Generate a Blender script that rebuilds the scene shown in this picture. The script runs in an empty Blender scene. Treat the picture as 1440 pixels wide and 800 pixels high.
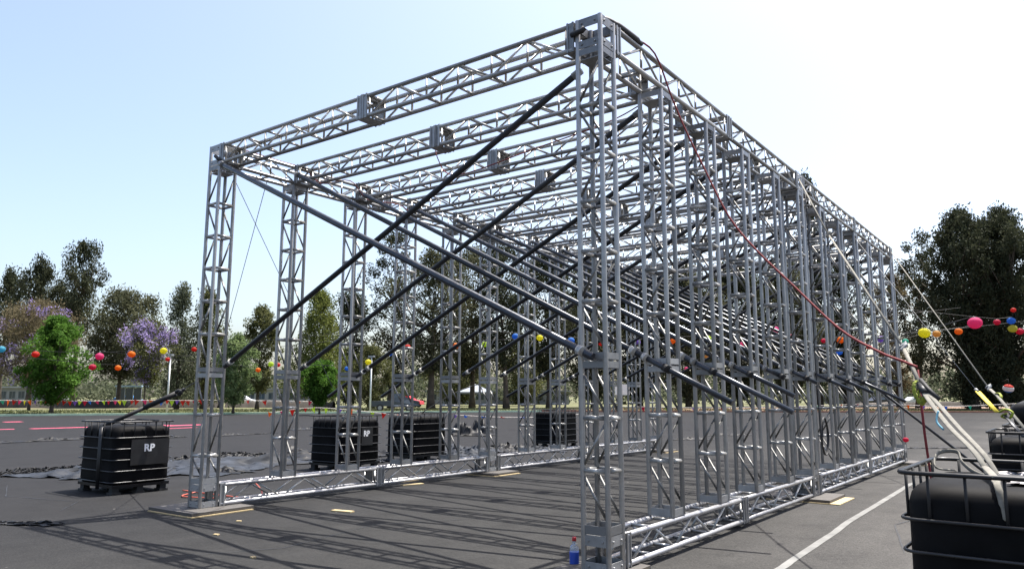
import bpy, math, random
import numpy as np
from mathutils import Vector, Matrix

R_ = math.radians
scene = bpy.context.scene
COL = scene.collection

# ------------------------------------------------------------------ camera
CAM = Vector((3.3791, -5.8739, 1.4677))
YAW, PITCH, ROLL = R_(36.622), R_(8.4604), R_(0.086)
FOC = 1054.29                                   # focal length, pixels of a 1440 px wide picture
FWD = Vector((-math.sin(YAW) * math.cos(PITCH), math.cos(YAW) * math.cos(PITCH), math.sin(PITCH)))
_r = Vector((math.cos(YAW), math.sin(YAW), 0)); _u = _r.cross(FWD)
RGT = math.cos(ROLL) * _r + math.sin(ROLL) * _u
UP = -math.sin(ROLL) * _r + math.cos(ROLL) * _u
cd = bpy.data.cameras.new('camera'); cam = bpy.data.objects.new('camera', cd); COL.objects.link(cam)
cam.matrix_world = Matrix(((RGT.x, UP.x, -FWD.x, CAM.x), (RGT.y, UP.y, -FWD.y, CAM.y), (RGT.z, UP.z, -FWD.z, CAM.z), (0, 0, 0, 1)))
cd.sensor_width = 36; cd.lens = FOC / 1440 * 36; cd.clip_end = 3000; cd.clip_start = 0.05
scene.camera = cam

# ------------------------------------------------------------------ light
SUN_EL, SUN_DIR = R_(69.0), Vector((0.54, 1.85, 0)).normalized()
SUN_V = Vector((SUN_DIR.x * math.cos(SUN_EL), SUN_DIR.y * math.cos(SUN_EL), math.sin(SUN_EL)))
world = bpy.data.worlds.new('World'); scene.world = world; world.use_nodes = True
nt = world.node_tree; bg = nt.nodes['Background']
sky = nt.nodes.new('ShaderNodeTexSky'); sky.sky_type = 'NISHITA'; sky.sun_disc = False
sky.sun_elevation = SUN_EL; sky.sun_rotation = math.atan2(SUN_DIR.x, SUN_DIR.y)
sky.altitude = 700; sky.air_density = 1.0; sky.dust_density = 6.0; sky.ozone_density = 0.0
nt.links.new(sky.outputs[0], bg.inputs[0]); bg.inputs[1].default_value = 0.125
sd = bpy.data.lights.new('sun', 'SUN'); sun = bpy.data.objects.new('sun', sd); COL.objects.link(sun)
sd.energy = 5.0; sd.angle = R_(0.53); sd.color = (1.0, 0.955, 0.89)
sun.rotation_euler = SUN_V.to_track_quat('Z', 'Y').to_euler()
vs = scene.view_settings
scene.display_settings.display_device = 'sRGB'
vs.view_transform = 'Standard'; vs.look = 'None'; vs.gamma = 1.0; vs.use_curve_mapping = False; vs.exposure = 1.25

# ------------------------------------------------------------------ helpers
GZ = -0.06                                       # ground level; column bases stand at z = 0 on pads

def ray(px, py): return FWD + RGT * ((px - 720) / FOC) - UP * ((py - 400) / FOC)
def at(px, py, depth): return CAM + ray(px, py) * depth
def spot(px, depth):
    p = at(px, 557, depth); return Vector((p.x, p.y, GZ))
def on_z(px, py, z=GZ):
    d = ray(px, py); return CAM + d * ((z - CAM.z) / d.z)

def nodes_of(name):
    m = bpy.data.materials.new(name); m.use_nodes = True
    return m, m.node_tree, m.node_tree.nodes['Principled BSDF']
def noise(t, scale, detail=4, rough=.55, coord='Object', vec=None):
    n = t.nodes.new('ShaderNodeTexNoise'); n.inputs['Scale'].default_value = scale
    n.inputs['Detail'].default_value = detail; n.inputs['Roughness'].default_value = rough
    if vec is None:
        c = t.nodes.new('ShaderNodeTexCoord'); t.links.new(c.outputs[coord], n.inputs['Vector'])
    else: t.links.new(vec, n.inputs['Vector'])
    return n
def ramp(t, src, stops):
    r = t.nodes.new('ShaderNodeValToRGB'); e = r.color_ramp.elements
    while len(e) < len(stops): e.new(.5)
    for el, (p, c) in zip(e, stops): el.position = p; el.color = (*c, 1)
    t.links.new(src, r.inputs[0]); return r
def bump(t, b, src, strength, dist):
    n = t.nodes.new('ShaderNodeBump'); n.inputs['Strength'].default_value = strength; n.inputs['Distance'].default_value = dist
    t.links.new(src, n.inputs['Height']); t.links.new(n.outputs[0], b.inputs['Normal'])

def simple(name, col, rough=.6, metal=0., var=.25, scale=6., bmp=0., spec=.5):
    m, t, b = nodes_of(name)
    n = noise(t, scale)
    lo = tuple(c * (1 - var) for c in col); hi = tuple(min(1, c * (1 + var)) for c in col)
    r = ramp(t, n.outputs[0], [(.3, lo), (.7, hi)]); t.links.new(r.outputs[0], b.inputs['Base Color'])
    b.inputs['Roughness'].default_value = rough; b.inputs['Metallic'].default_value = metal
    b.inputs['Specular IOR Level'].default_value = spec
    if bmp: bump(t, b, n.outputs[0], bmp, .01)
    return m

M = {}
def mk_metal(name, col, rough, var=.3):
    m, t, b = nodes_of(name)
    oi = t.nodes.new('ShaderNodeObjectInfo')
    c = t.nodes.new('ShaderNodeTexCoord')
    g = t.nodes.new('ShaderNodeNewGeometry')
    n = noise(t, 5, 6, .7, vec=g.outputs['Position'])
    mix = t.nodes.new('ShaderNodeMath'); mix.operation = 'ADD'; mix.inputs[1].default_value = 0
    ml = t.nodes.new('ShaderNodeMath'); ml.operation = 'MULTIPLY_ADD'; ml.inputs[1].default_value = .6; ml.inputs[2].default_value = -.3
    t.links.new(oi.outputs['Random'], ml.inputs[0]); t.links.new(n.outputs[0], mix.inputs[0]); t.links.new(ml.outputs[0], mix.inputs[1])
    lo = tuple(x * (1 - var) for x in col); hi = tuple(min(1, x * (1 + var)) for x in col)
    r = ramp(t, mix.outputs[0], [(.25, lo), (.75, hi)]); t.links.new(r.outputs[0], b.inputs['Base Color'])
    n2 = noise(t, 22, 5, .7, vec=g.outputs['Position'])
    rr = ramp(t, n2.outputs[0], [(.3, (rough - .1,) * 3), (.75, (rough + .16,) * 3)]); t.links.new(rr.outputs[0], b.inputs['Roughness'])
    b.inputs['Metallic'].default_value = .55
    return m
M['alu'] = mk_metal('worn_aluminium', (.30, .297, .29), .40)
M['alu_bar'] = mk_metal('lacing_aluminium', (.40, .395, .38), .40)
M['alu_diag'] = mk_metal('diagonal_aluminium', (.20, .198, .19), .46)
M['alu_chord'] = mk_metal('highlit_chord', (.36, .355, .36), .36)  # lighter copy of the aluminium for base chords, sun highlights put into its colour
M['plate'] = mk_metal('plate_aluminium', (.26, .262, .265), .45)
M['dark_steel'] = mk_metal('dark_steel_tube', (.03, .032, .036), .45)
M['steel'] = mk_metal('galvanised_tube', (.045, .05, .06), .30)
M['black_plastic'] = simple('black_polyethylene', (.0055, .0055, .006), .65, var=.6, scale=3, spec=.08)
M['cage'] = mk_metal('dark_cage_steel', (.016, .0165, .018), .38)
M['cage_ring'] = mk_metal('highlit_cage_steel', (.04, .041, .043), .36)  # lighter copy of the cage steel, ring highlights put into its colour
M['black_rubber'] = simple('black_rubber', (.012, .012, .013), .7)
M['nameplate'] = simple('black_sheet_plate', (.011, .011, .012), .42, var=.4, scale=7)
M['white_paint'] = simple('white_lettering', (.75, .76, .78), .6, var=.08)
M['rope_white'] = simple('cream_webbing', (.17, .163, .14), .9, var=.2, scale=30)
M['rope_red'] = simple('red_rope', (.17, .018, .02), .8, var=.3, scale=40)
M['hose_red'] = simple('orange_red_hose', (.42, .08, .05), .55)
M['rope_grey'] = simple('grey_wire', (.18, .19, .2), .5)
M['black_cable'] = simple('black_cable', (.012, .012, .014), .6)
M['ratchet'] = simple('yellow_green_webbing', (.22, .26, .02), .75, var=.5, scale=25)
M['yellow_strap'] = simple('yellow_webbing', (.58, .46, .03), .7, var=.2, scale=25)
M['tarp'] = simple('grey_tarpaulin', (.027, .031, .039), .6, var=.5, scale=2.5, spec=.12)
M['pole_cloth'] = simple('white_cloth', (.42, .40, .40), .85, var=.2, scale=6)
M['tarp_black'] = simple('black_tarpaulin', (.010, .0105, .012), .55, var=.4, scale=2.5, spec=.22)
M['bark'] = simple('bark', (.075, .058, .042), .9, var=.4, scale=3, bmp=.5)
M['bark_pale'] = simple('pale_bark', (.16, .135, .11), .9, var=.4, scale=2, bmp=.4)
M['bottle_blue'] = simple('blue_label', (.02, .07, .42), .4, var=.15)
M['pale_blue'] = simple('pale_blue_cord', (.12, .30, .38), .7)
M['bottle_red'] = simple('red_cap', (.45, .02, .025), .4, var=.1)
mm, tt, bb = nodes_of('clear_plastic'); bb.inputs['Base Color'].default_value = (.8, .88, .95, 1); bb.inputs['Roughness'].default_value = .12
bb.inputs['Transmission Weight'].default_value = .75; bb.inputs['IOR'].default_value = 1.3; M['clear'] = mm

def wood(name, c):
    m, t, b = nodes_of(name)
    g = t.nodes.new('ShaderNodeTexCoord'); mp = t.nodes.new('ShaderNodeMapping'); mp.inputs['Scale'].default_value = (2, 30, 30)
    t.links.new(g.outputs['Object'], mp.inputs[0]); n = noise(t, 2, 5, .65, vec=mp.outputs[0])
    r = ramp(t, n.outputs[0], [(.3, tuple(x * .6 for x in c)), (.7, c)]); t.links.new(r.outputs[0], b.inputs['Base Color']); b.inputs['Roughness'].default_value = .75
    return m
M['plywood'] = wood('pale_plywood', (.50, .39, .21))
M['old_wood'] = wood('grey_formwork_board', (.085, .078, .072))

# asphalt
m, t, b = nodes_of('asphalt')
c = t.nodes.new('ShaderNodeTexCoord')
big = noise(t, .16, 5, .6, vec=c.outputs['Object']); fine = noise(t, 55, 3, .7, vec=c.outputs['Object']); mid = noise(t, 1.7, 6, .7, vec=c.outputs['Object'])
mp = t.nodes.new('ShaderNodeMapping'); mp.inputs['Scale'].default_value = (3.0, .14, 1); mp.inputs['Rotation'].default_value = (0, 0, .07)
t.links.new(c.outputs['Object'], mp.inputs[0]); streak = noise(t, .8, 4, .6, vec=mp.outputs[0])
sx_ = t.nodes.new('ShaderNodeSeparateXYZ'); t.links.new(c.outputs['Object'], sx_.inputs[0])
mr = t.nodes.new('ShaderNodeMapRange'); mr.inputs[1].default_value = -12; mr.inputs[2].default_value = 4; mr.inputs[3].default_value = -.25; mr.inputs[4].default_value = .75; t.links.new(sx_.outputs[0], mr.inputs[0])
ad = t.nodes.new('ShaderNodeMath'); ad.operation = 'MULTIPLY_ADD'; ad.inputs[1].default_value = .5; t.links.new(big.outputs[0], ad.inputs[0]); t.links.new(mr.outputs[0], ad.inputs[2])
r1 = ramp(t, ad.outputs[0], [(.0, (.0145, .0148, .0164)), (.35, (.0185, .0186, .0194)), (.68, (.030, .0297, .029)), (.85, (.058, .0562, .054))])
r2 = ramp(t, mid.outputs[0], [(.22, (.62, .62, .63)), (.45, (.97, .97, .97)), (.78, (1.22, 1.215, 1.20))])
r3 = ramp(t, fine.outputs[0], [(.28, (.52, .52, .53)), (.74, (1.5, 1.49, 1.47))])
r4 = ramp(t, streak.outputs[0], [(.3, (.88, .88, .88)), (.7, (1.08, 1.08, 1.08))])
prev = r1.outputs[0]
for rr in (r2, r3, r4):
    mx = t.nodes.new('ShaderNodeMix'); mx.data_type = 'RGBA'; mx.blend_type = 'MULTIPLY'; mx.inputs[0].default_value = 1; mx.clamp_result = False
    t.links.new(prev, mx.inputs[6]); t.links.new(rr.outputs[0], mx.inputs[7]); prev = mx.outputs[2]
# spots of old gum, dust and small pale debris
vor = t.nodes.new('ShaderNodeTexVoronoi'); vor.inputs['Scale'].default_value = 1.6; t.links.new(c.outputs['Object'], vor.inputs['Vector'])
rs = ramp(t, vor.outputs['Distance'], [(.018, (1, 1, 1)), (.032, (0, 0, 0))])
mx = t.nodes.new('ShaderNodeMix'); mx.data_type = 'RGBA'; mx.blend_type = 'MIX'
t.links.new(rs.outputs[0], mx.inputs[0]); t.links.new(prev, mx.inputs[6]); mx.inputs[7].default_value = (.17, .165, .155, 1)
t.links.new(mx.outputs[2], b.inputs['Base Color']); b.inputs['Roughness'].default_value = .9; b.inputs['Specular IOR Level'].default_value = .15
bump(t, b, fine.outputs[0], .55, .006); M['asphalt'] = m

m, t, b = nodes_of('dry_grass')
c = t.nodes.new('ShaderNodeTexCoord'); n1 = noise(t, .12, 5, .6, vec=c.outputs['Object']); n2 = noise(t, 2.2, 5, .7, vec=c.outputs['Object'])
r1 = ramp(t, n1.outputs[0], [(.35, (.115, .105, .045)), (.55, (.085, .095, .032)), (.72, (.14, .105, .062))])
r2 = ramp(t, n2.outputs[0], [(.3, (.7, .7, .7)), (.7, (1.2, 1.2, 1.2))])
mx = t.nodes.new('ShaderNodeMix'); mx.data_type = 'RGBA'; mx.blend_type = 'MULTIPLY'; mx.inputs[0].default_value = 1; mx.clamp_result = False
t.links.new(r1.outputs[0], mx.inputs[6]); t.links.new(r2.outputs[0], mx.inputs[7]); t.links.new(mx.outputs[2], b.inputs['Base Color']); b.inputs['Roughness'].default_value = .95
M['lawn'] = m
M['blade'] = simple('grass_blade', (.10, .11, .035), .8, var=.4, scale=.5)
M['dirt'] = simple('reddish_dirt', (.19, .125, .085), .95, var=.3, scale=.8)
M['kerb_mint'] = simple('mint_painted_kerb', (.46, .60, .42), .7, var=.15, scale=1.5)
M['kerb_red'] = simple('worn_red_kerb', (.30, .14, .09), .8, var=.25, scale=1.2)
M['road_white'] = simple('worn_white_road_paint', (.15, .15, .143), .9, var=.25, scale=3)
M['road_pink'] = simple('pink_road_paint', (.48, .06, .12), .8, var=.3, scale=3)
M['tar'] = simple('black_tar_seam', (.012, .012, .013), .5, var=.3, scale=3)

def leaf_mat(name, a, c, trans=.35):
    m, t, b = nodes_of(name)
    at_ = t.nodes.new('ShaderNodeAttribute'); at_.attribute_name = 'tint'
    r = ramp(t, at_.outputs['Fac'], [(0., a), (1., c)])
    t.links.new(r.outputs[0], b.inputs['Base Color']); b.inputs['Roughness'].default_value = .7; b.inputs['Specular IOR Level'].default_value = .08
    tr = t.nodes.new('ShaderNodeBsdfTranslucent'); t.links.new(r.outputs[0], tr.inputs[0])
    mxs = t.nodes.new('ShaderNodeMixShader'); mxs.inputs[0].default_value = trans
    t.links.new(b.outputs[0], mxs.inputs[1]); t.links.new(tr.outputs[0], mxs.inputs[2])
    t.links.new(mxs.outputs[0], t.nodes['Material Output'].inputs[0]); return m
M['leaf_dark'] = leaf_mat('dark_evergreen_leaf', (.022, .028, .015), (.064, .070, .038), .25)
M['leaf_olive'] = leaf_mat('olive_leaf', (.060, .066, .027), (.135, .142, .058), .4)
M['leaf_bright'] = leaf_mat('bright_leaf', (.035, .085, .012), (.095, .19, .03), .4)
M['leaf_mid'] = leaf_mat('mid_green_leaf', (.09, .135, .055), (.20, .26, .11), .45)
M['leaf_conifer'] = leaf_mat('yellow_green_needle', (.075, .095, .024), (.165, .185, .05), .4)
M['leaf_brown'] = leaf_mat('brownish_leaf', (.085, .070, .042), (.17, .145, .085), .4)
M['leaf_euc'] = leaf_mat('eucalyptus_leaf', (.040, .045, .025), (.115, .118, .066), .35)
M['leaf_grey'] = leaf_mat('grey_green_leaf', (.060, .072, .043), (.135, .150, .095), .4)
M['flower'] = leaf_mat('lilac_blossom', (.22, .17, .36), (.42, .35, .58), .4)

def mesh(name, verts, faces, mat=None, smooth=False):
    me = bpy.data.meshes.new(name); me.from_pydata([tuple(v) for v in verts], [], faces); me.update()
    if mat is not None: me.materials.append(mat)
    if smooth: me.polygons.foreach_set('use_smooth', [True] * len(me.polygons))
    return me
def obj(name, data, parent=None, mw=None):
    o = bpy.data.objects.new(name, data); COL.objects.link(o)
    if parent is not None: o.parent = parent
    if mw is not None: o.matrix_local = mw
    return o
def tag(o, label=None, cat=None, group=None, kind=None):
    if label: o['label'] = label
    if cat: o['category'] = cat
    if group: o['group'] = group
    if kind: o['kind'] = kind
    return o
def thing(name, loc, label, cat, group=None):
    o = bpy.data.objects.new(name, None); o.empty_display_size = .2; COL.objects.link(o); o.location = loc
    return tag(o, label, cat, group)

class MB:
    """collects boxes, plates and tubes into one mesh"""
    def __init__(s): s.v = []; s.f = []; s.sm = []
    def box(s, lo, hi):
        n = len(s.v); x0, y0, z0 = lo; x1, y1, z1 = hi
        s.v += [(x0, y0, z0), (x1, y0, z0), (x1, y1, z0), (x0, y1, z0), (x0, y0, z1), (x1, y0, z1), (x1, y1, z1), (x0, y1, z1)]
        s.f += [tuple(n + i for i in q) for q in ((0, 3, 2, 1), (4, 5, 6, 7), (0, 1, 5, 4), (1, 2, 6, 5), (2, 3, 7, 6), (3, 0, 4, 7))]; s.sm += [0] * 6
    def tube(s, pts, r, n=8, closed=False, flat=None):
        pts = [Vector(p) for p in pts]; k = len(pts); base = len(s.v); prev = None
        rr = r if isinstance(r, (list, tuple)) else [r] * k
        for i, p in enumerate(pts):
            a = pts[(i - 1) % k] if (closed or i > 0) else p; c = pts[(i + 1) % k] if (closed or i < k - 1) else p
            d = (c - a).normalized()
            if prev is None:
                u = d.orthogonal().normalized()
                if abs(d.z) < .95: u = d.cross(Vector((0, 0, 1))).normalized()
            else: u = (prev - d * prev.dot(d)).normalized()
            prev = u; w = d.cross(u)
            for j in range(n):
                an = 2 * math.pi * j / n
                s.v.append(tuple(p + (u * math.cos(an) + w * math.sin(an) * (flat or 1)) * rr[i]))
        for i in range(k if closed else k - 1):
            for j in range(n):
                a = base + i * n + j; b_ = base + i * n + (j + 1) % n
                c = base + ((i + 1) % k) * n + (j + 1) % n; d_ = base + ((i + 1) % k) * n + j
                s.f.append((a, b_, c, d_)); s.sm.append(1)
        if not closed:
            s.f.append(tuple(base + j for j in reversed(range(n)))); s.f.append(tuple(base + (k - 1) * n + j for j in range(n))); s.sm += [0, 0]
    def lathe(s, prof, n=20, c=(0, 0, 0)):
        base = len(s.v)
        for (r, z) in prof:
            for j in range(n):
                an = 2 * math.pi * j / n; s.v.append((c[0] + r * math.cos(an), c[1] + r * math.sin(an), c[2] + z))
        for i in range(len(prof) - 1):
            for j in range(n):
                s.f.append((base + i * n + j, base + i * n + (j + 1) % n, base + (i + 1) * n + (j + 1) % n, base + (i + 1) * n + j)); s.sm.append(1)
        s.f.append(tuple(base + j for j in reversed(range(n)))); s.f.append(tuple(base + (len(prof) - 1) * n + j for j in range(n))); s.sm += [0, 0]
    def data(s, name, mat):
        me = mesh(name, s.v, s.f, mat); me.polygons.foreach_set('use_smooth', [bool(x) for x in s.sm]); return me
    def build(s, name, mat, parent=None, mw=None): return obj(name, s.data(name, mat), parent, mw)

_rods = {}
def rod_mesh(r, n, mat):
    key = (r, n, mat)
    if key not in _rods:
        b = MB(); b.tube([(0, 0, 0), (0, 0, 1)], r, n); _rods[key] = b.data('tube', M[mat])
    return _rods[key]
def rod(name, a, b, r, parent=None, mat='alu', n=8):
    a, b = Vector(a), Vector(b); d = b - a
    q = d.to_track_quat('Z', 'Y')
    return obj(name, rod_mesh(r, n, mat), parent, Matrix.Translation(a) @ q.to_matrix().to_4x4() @ Matrix.Diagonal((1, 1, d.length, 1)))

ORD = ['first', 'second', 'third', 'fourth', 'fifth', 'sixth', 'seventh', 'eighth', 'ninth', 'tenth', 'eleventh', 'twelfth']

# ------------------------------------------------------------------ ground
def sheet(name, pts, z, mat):
    me = mesh(name, [(x, y, z) for x, y in pts], [tuple(range(len(pts)))], mat)
    if me.polygons[0].normal.z < 0: me.flip_normals()
    return tag(obj(name, me), kind='structure')
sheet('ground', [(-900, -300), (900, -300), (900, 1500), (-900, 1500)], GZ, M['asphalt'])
KERB = [(-110, -60), (-82, -22), (-68, 4), (-61, 17), (-54.5, 29), (-48, 42), (-39, 56), (-26, 66), (-11, 75.5), (-1.5, 83.5), (16, 97), (60, 128)]
sheet('lawn', KERB + [(900, 500), (900, 1400), (-880, 1400), (-880, -60)], GZ + .10, M['lawn'])
def strip(name, pts, w, z0, z1, mat):
    b = MB()
    pts = [Vector((x, y, 0)) for x, y in pts]
    L, Rr = [], []
    for i, p in enumerate(pts):
        d = (pts[min(i + 1, len(pts) - 1)] - pts[max(i - 1, 0)]).normalized(); s = Vector((-d.y, d.x, 0)) * w / 2
        L.append(p + s); Rr.append(p - s)
    v = []; f = []
    for a, c in zip(L, Rr): v += [(a.x, a.y, z0), (c.x, c.y, z0), (c.x, c.y, z1), (a.x, a.y, z1)]
    for i in range(len(pts) - 1):
        a = 4 * i; n = a + 4
        f += [(a + 2, n + 2, n + 3, a + 3), (a + 1, n + 1, n + 2, a + 2), (a + 3, n + 3, n, a)]
    f += [(0, 1, 2, 3), (4 * len(pts) - 1, 4 * len(pts) - 2, 4 * len(pts) - 3, 4 * len(pts) - 4)]
    return tag(obj(name, mesh(name, v, f, mat)), kind='structure')
strip('kerb', KERB[:7], .32, GZ - .05, GZ + .15, M['kerb_mint'])
strip('kerb', KERB[6:], .32, GZ - .05, GZ + .15, M['kerb_red'])
sheet('dirt_path', [(-39.2, 56.6), (-26.2, 66.5), (-11.2, 76), (-1.7, 84), (15.8, 97.4), (60, 128.6), (70, 190), (20, 150), (-8, 122), (-20, 104), (-32, 90), (-41, 74), (-43, 63)], GZ + .112, M['dirt'])
strip('painted_line', [(-36.3, 6.6), (-35.8, 8.6)], .5, GZ - .01, GZ + .004, M['road_pink'])
strip('painted_line', [(-35.6, 9.2), (-35.5, 12.0), (-34.9, 15.6)], .55, GZ - .01, GZ + .004, M['road_pink'])
strip('painted_line', [(-34.0, 14.6), (-34.2, 16.9)], .7, GZ - .01, GZ + .004, M['road_pink'])
strip('painted_line', [(-30.9, 13.2), (-31.2, 14.8)], .3, GZ - .01, GZ + .004, M['road_pink'])
strip('painted_line', [(-46.6, 12.0), (-46.5, 12.9)], .9, GZ - .01, GZ + .004, M['road_pink'])
rnd = random.Random(5)
def ragged(name, pts, w, mat, seed, lo=.15, wob=.3):
    q = random.Random(seed); v = []; f = []
    seg = []
    for (a, b_) in zip(pts[:-1], pts[1:]):
        for i in range(6): seg.append((a[0] + (b_[0] - a[0]) * i / 6, a[1] + (b_[1] - a[1]) * i / 6))
    seg.append(pts[-1])
    for i, (x, y) in enumerate(seg):
        d = Vector((seg[min(i + 1, len(seg) - 1)][0] - seg[max(i - 1, 0)][0], seg[min(i + 1, len(seg) - 1)][1] - seg[max(i - 1, 0)][1], 0)).normalized()
        s = Vector((-d.y, d.x, 0)); ww = w * q.uniform(lo, 1.0); o = q.uniform(-wob, wob) * w
        if i in (0, len(seg) - 1): ww *= .1
        v += [(x + s.x * (o + ww), y + s.y * (o + ww), GZ + .004), (x + s.x * (o - ww), y + s.y * (o - ww), GZ + .004)]
    for i in range(len(seg) - 1): f.append((2 * i, 2 * i + 1, 2 * i + 3, 2 * i + 2))
    me = mesh(name, v, f, mat)
    if me.polygons[0].normal.z < 0: me.flip_normals()
    return tag(obj(name, me), kind='structure')
ragged('painted_line', [(1.13, -.4), (1.115, .6), (1.12, 1.3), (1.09, 2.0), (1.05, 3.4), (1.0, 4.2), (.985, 5.1), (.965, 6.4), (.93, 8.1), (.9, 9.6)], .042, M['road_white'], 21, .93, .05)
ragged('tar_seam', [(-3.9, -2.2), (-3.2, -.9), (-3.5, .6), (-2.7, 1.9)], .010, M['tar'], 31)
ragged('tar_seam', [(-7.6, -1.2), (-8.4, -.6), (-9.9, -1.0), (-11.5, -.4)], .012, M['tar'], 32)
ragged('tar_seam', [(1.9, 2.6), (1.5, 4.4), (1.9, 6.3), (1.4, 9.0)], .012, M['tar'], 33)
ragged('tar_seam', [(1.3, -.2), (2.2, 1.0), (2.4, 3.2)], .012, M['tar'], 10)

# ------------------------------------------------------------------ truss kit
W = 6.162; HS = .1217; RC = .024; HT = .145
YL = [0, 1.265, 2.505, 3.725, 4.99, 6.16, 7.50, 8.74, 10.0, 11.25, 12.5, 13.71]
YR = [0, 1.27, 2.49, 3.70, 4.99, 6.20, 7.48, 8.73, 9.97, 11.22, 12.47, 13.71]
BLOCK = (0, 5, 11)

def ring_plates(b, z0, z1, h=HT, t=.007):
    """four upright plates between the legs, just inside the outer face of the tubes"""
    e = HS - RC * .6
    for s in (-1, 1):
        b.box((-e, s * (h - .012) - t / 2, z0), (e, s * (h - .012) + t / 2, z1))
        b.box((s * (h - .012) - t / 2, -e, z0), (s * (h - .012) + t / 2, e, z1))
def bolts(b, z, h=HT):
    for s in (-1, 1):
        for q in (-.07, .07):
            b.tube([(q, s * (h - .014), z), (q, s * (h + .004), z)], .010, 6)
            b.tube([(s * (h - .014), q, z), (s * (h + .004), q, z)], .010, 6)
def collar_mesh(name, z0, z1, flange):
    b = MB(); ring_plates(b, z0, z1)
    if flange:
        e = HT - .01
        # thin flange frame closing the section
        for s in (-1, 1):
            b.box((-e, s * e - .02 * (s > 0) , flange - .006), (e, s * e + .02 * (s < 0), flange + .006))
            b.box((s * e - .02 * (s > 0), -e + .021, flange - .006), (s * e + .02 * (s < 0), e - .021, flange + .006))
    return b.data(name, M['plate'])
ME_FOOT = collar_mesh('collar', .302, .375, .306)
ME_SPL = collar_mesh('collar', 1.715, 1.770, 1.766)
ME_SPU = collar_mesh('collar', 1.792, 1.850, 1.796)
ME_TOP = collar_mesh('collar', 4.635, 4.695, 4.690)
def block_mesh(z0, z1):
    b = MB()
    for (a, c) in ((z0, z0 + .075), (z1 - .09, z1)): ring_plates(b, a, c)
    for (a, c) in ((z0 + .02, z0 + .055), (z1 - .07, z1 - .025)): bolts(b, (a + c) / 2)
    e = HS - RC * .6
    b.box((-e, -e, z1 - .012), (e, e, z1 - .004)) if z1 < 1 else None
    return b.data('corner_block', M['plate'])
ME_BB = block_mesh(.0, .295); ME_BT = block_mesh(4.705, 5.0)
b = MB(); b.box((-HS + .01, -HS + .01, 4.60), (HS - .01, HS - .01, 4.606)); ME_DIA = b.data('cap_plate', M['plate'])

UP_R = [1.85 + (4.60 - 1.85) * i / 6 for i in range(7)]
def column(x, y, k, label, group, low):
    t_ = thing('truss_column', (x, y, 0), label, 'column', group)
    blk = k in BLOCK
    zb, zt = (0.0, 5.0) if blk else (.301, 4.699)
    for sx in (-1, 1):
        for sy in (-1, 1): rod('leg', (sx * HS, sy * HS, zb), (sx * HS, sy * HS, zt), RC, t_, 'alu', 12)
    for me in (ME_FOOT, ME_SPL, ME_SPU, ME_TOP): obj('collar', me, t_)
    obj('cap_plate', ME_DIA, t_)
    if blk: obj('corner_block', ME_BB, t_); obj('corner_block', ME_BT, t_)
    levels = [.375] + low + [1.715]
    rr = .0195
    for z in low + UP_R[1:6]:
        for s in (-1, 1):
            rod('rung', (-HS + RC * .7, s * HS, z), (HS - RC * .7, s * HS, z), rr, t_, 'alu_bar')
            rod('rung', (s * HS, -HS + RC * .7, z), (s * HS, HS - RC * .7, z), rr, t_, 'alu_bar')
    bays = [(a, c, 1) for a, c in zip(levels[:-1], levels[1:])] + [(a, c, 0) for a, c in zip(UP_R[:-1], UP_R[1:])]
    for i, (a, c, lo) in enumerate(bays):
        d = 1 if i % 2 == 0 else -1
        if not lo: d = -d
        for s in (-1, 1):
            rod('diagonal', (-d * HS + d * RC * .6, s * HS, c - .05), (d * HS - d * RC * .6, s * HS, a + .05), .0125, t_, 'alu_diag')
    return t_
for k in range(12):
    lf = [.67, 1.21] if k == 0 else [.845, 1.29]
    column(-W, YL[k], k, 'grey lattice column in the row beside the tarpaulins, %s from the strut tank' % ORD[k], 'lattice columns along the tarpaulins', lf)
    column(0, YR[k], k, 'grey lattice column in the row beside the white painted line, %s from the blue bottle' % ORD[k], 'lattice columns along the white line', [.83, 1.28])

def frame_mesh(d):
    b = MB(); e = HT
    for s in (-1, 1):
        b.box((0, -e, s * (e - .004) - .004), (d, e, s * (e - .004) + .004))
        b.box((0, s * (e - .004) - .004, -e + .0085), (d, s * (e - .004) + .004, e - .0085))
    return b.data('end_plate', M['plate'])
b = MB(); e = HT + .004
b.box((0, -.003, -e), (.02, .003, e)); ME_LIP = b.data('lip', M['plate'])
ME_END = frame_mesh(.08)
def truss(name, a, c, label, cat, group, ends=(1, 1), bar='alu_bar'):
    """square box truss along a->c; local x runs along it"""
    a, c = Vector(a), Vector(c); d = c - a; L = d.length
    t_ = thing(name, a, label, cat, group)
    t_.rotation_euler = (0, 0, math.atan2(d.y, d.x))
    for sy in (-1, 1):
        for sz in (-1, 1): rod('chord', (.004, sy * HS, sz * HS), (L - .004, sy * HS, sz * HS), RC + .002, t_, 'alu_chord' if name == 'base_truss' else 'alu', 12)
    x0, x1 = .10, L - .10
    n = max(2, round((x1 - x0) / .43)); st = (x1 - x0) / n
    for i in range(n + 1):
        x = x0 + i * st
        for s in (-1, 1):
            if name != 'base_truss' or i in (0, n): rod('post', (x, s * HS, -HS + RC * .6), (x, s * HS, HS - RC * .6), .0125, t_, bar)
            rod('rung', (x, -HS + RC * .6, s * HS), (x, HS - RC * .6, s * HS), .0155, t_, bar)
            if i < n:
                u = 1 if i % 2 == 0 else -1
                rod('diagonal', (x + .04, s * HS, -u * (HS - RC * .6)), (x + st - .04, s * HS, u * (HS - RC * .6)), .0125, t_, bar)
    for e_, x in ((ends[0], 0.), (ends[1], L - .08)):
        if e_:
            p = obj('end_plate', ME_END, t_, Matrix.Translation((x, 0, 0)))
            for ly in (-1, 1):
                for lx in (0, .06): obj('lip', ME_LIP, p, Matrix.Translation((lx, ly * (HT + .004), 0)))
    return t_
ZT, ZB = 4.8475, .1475
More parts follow.
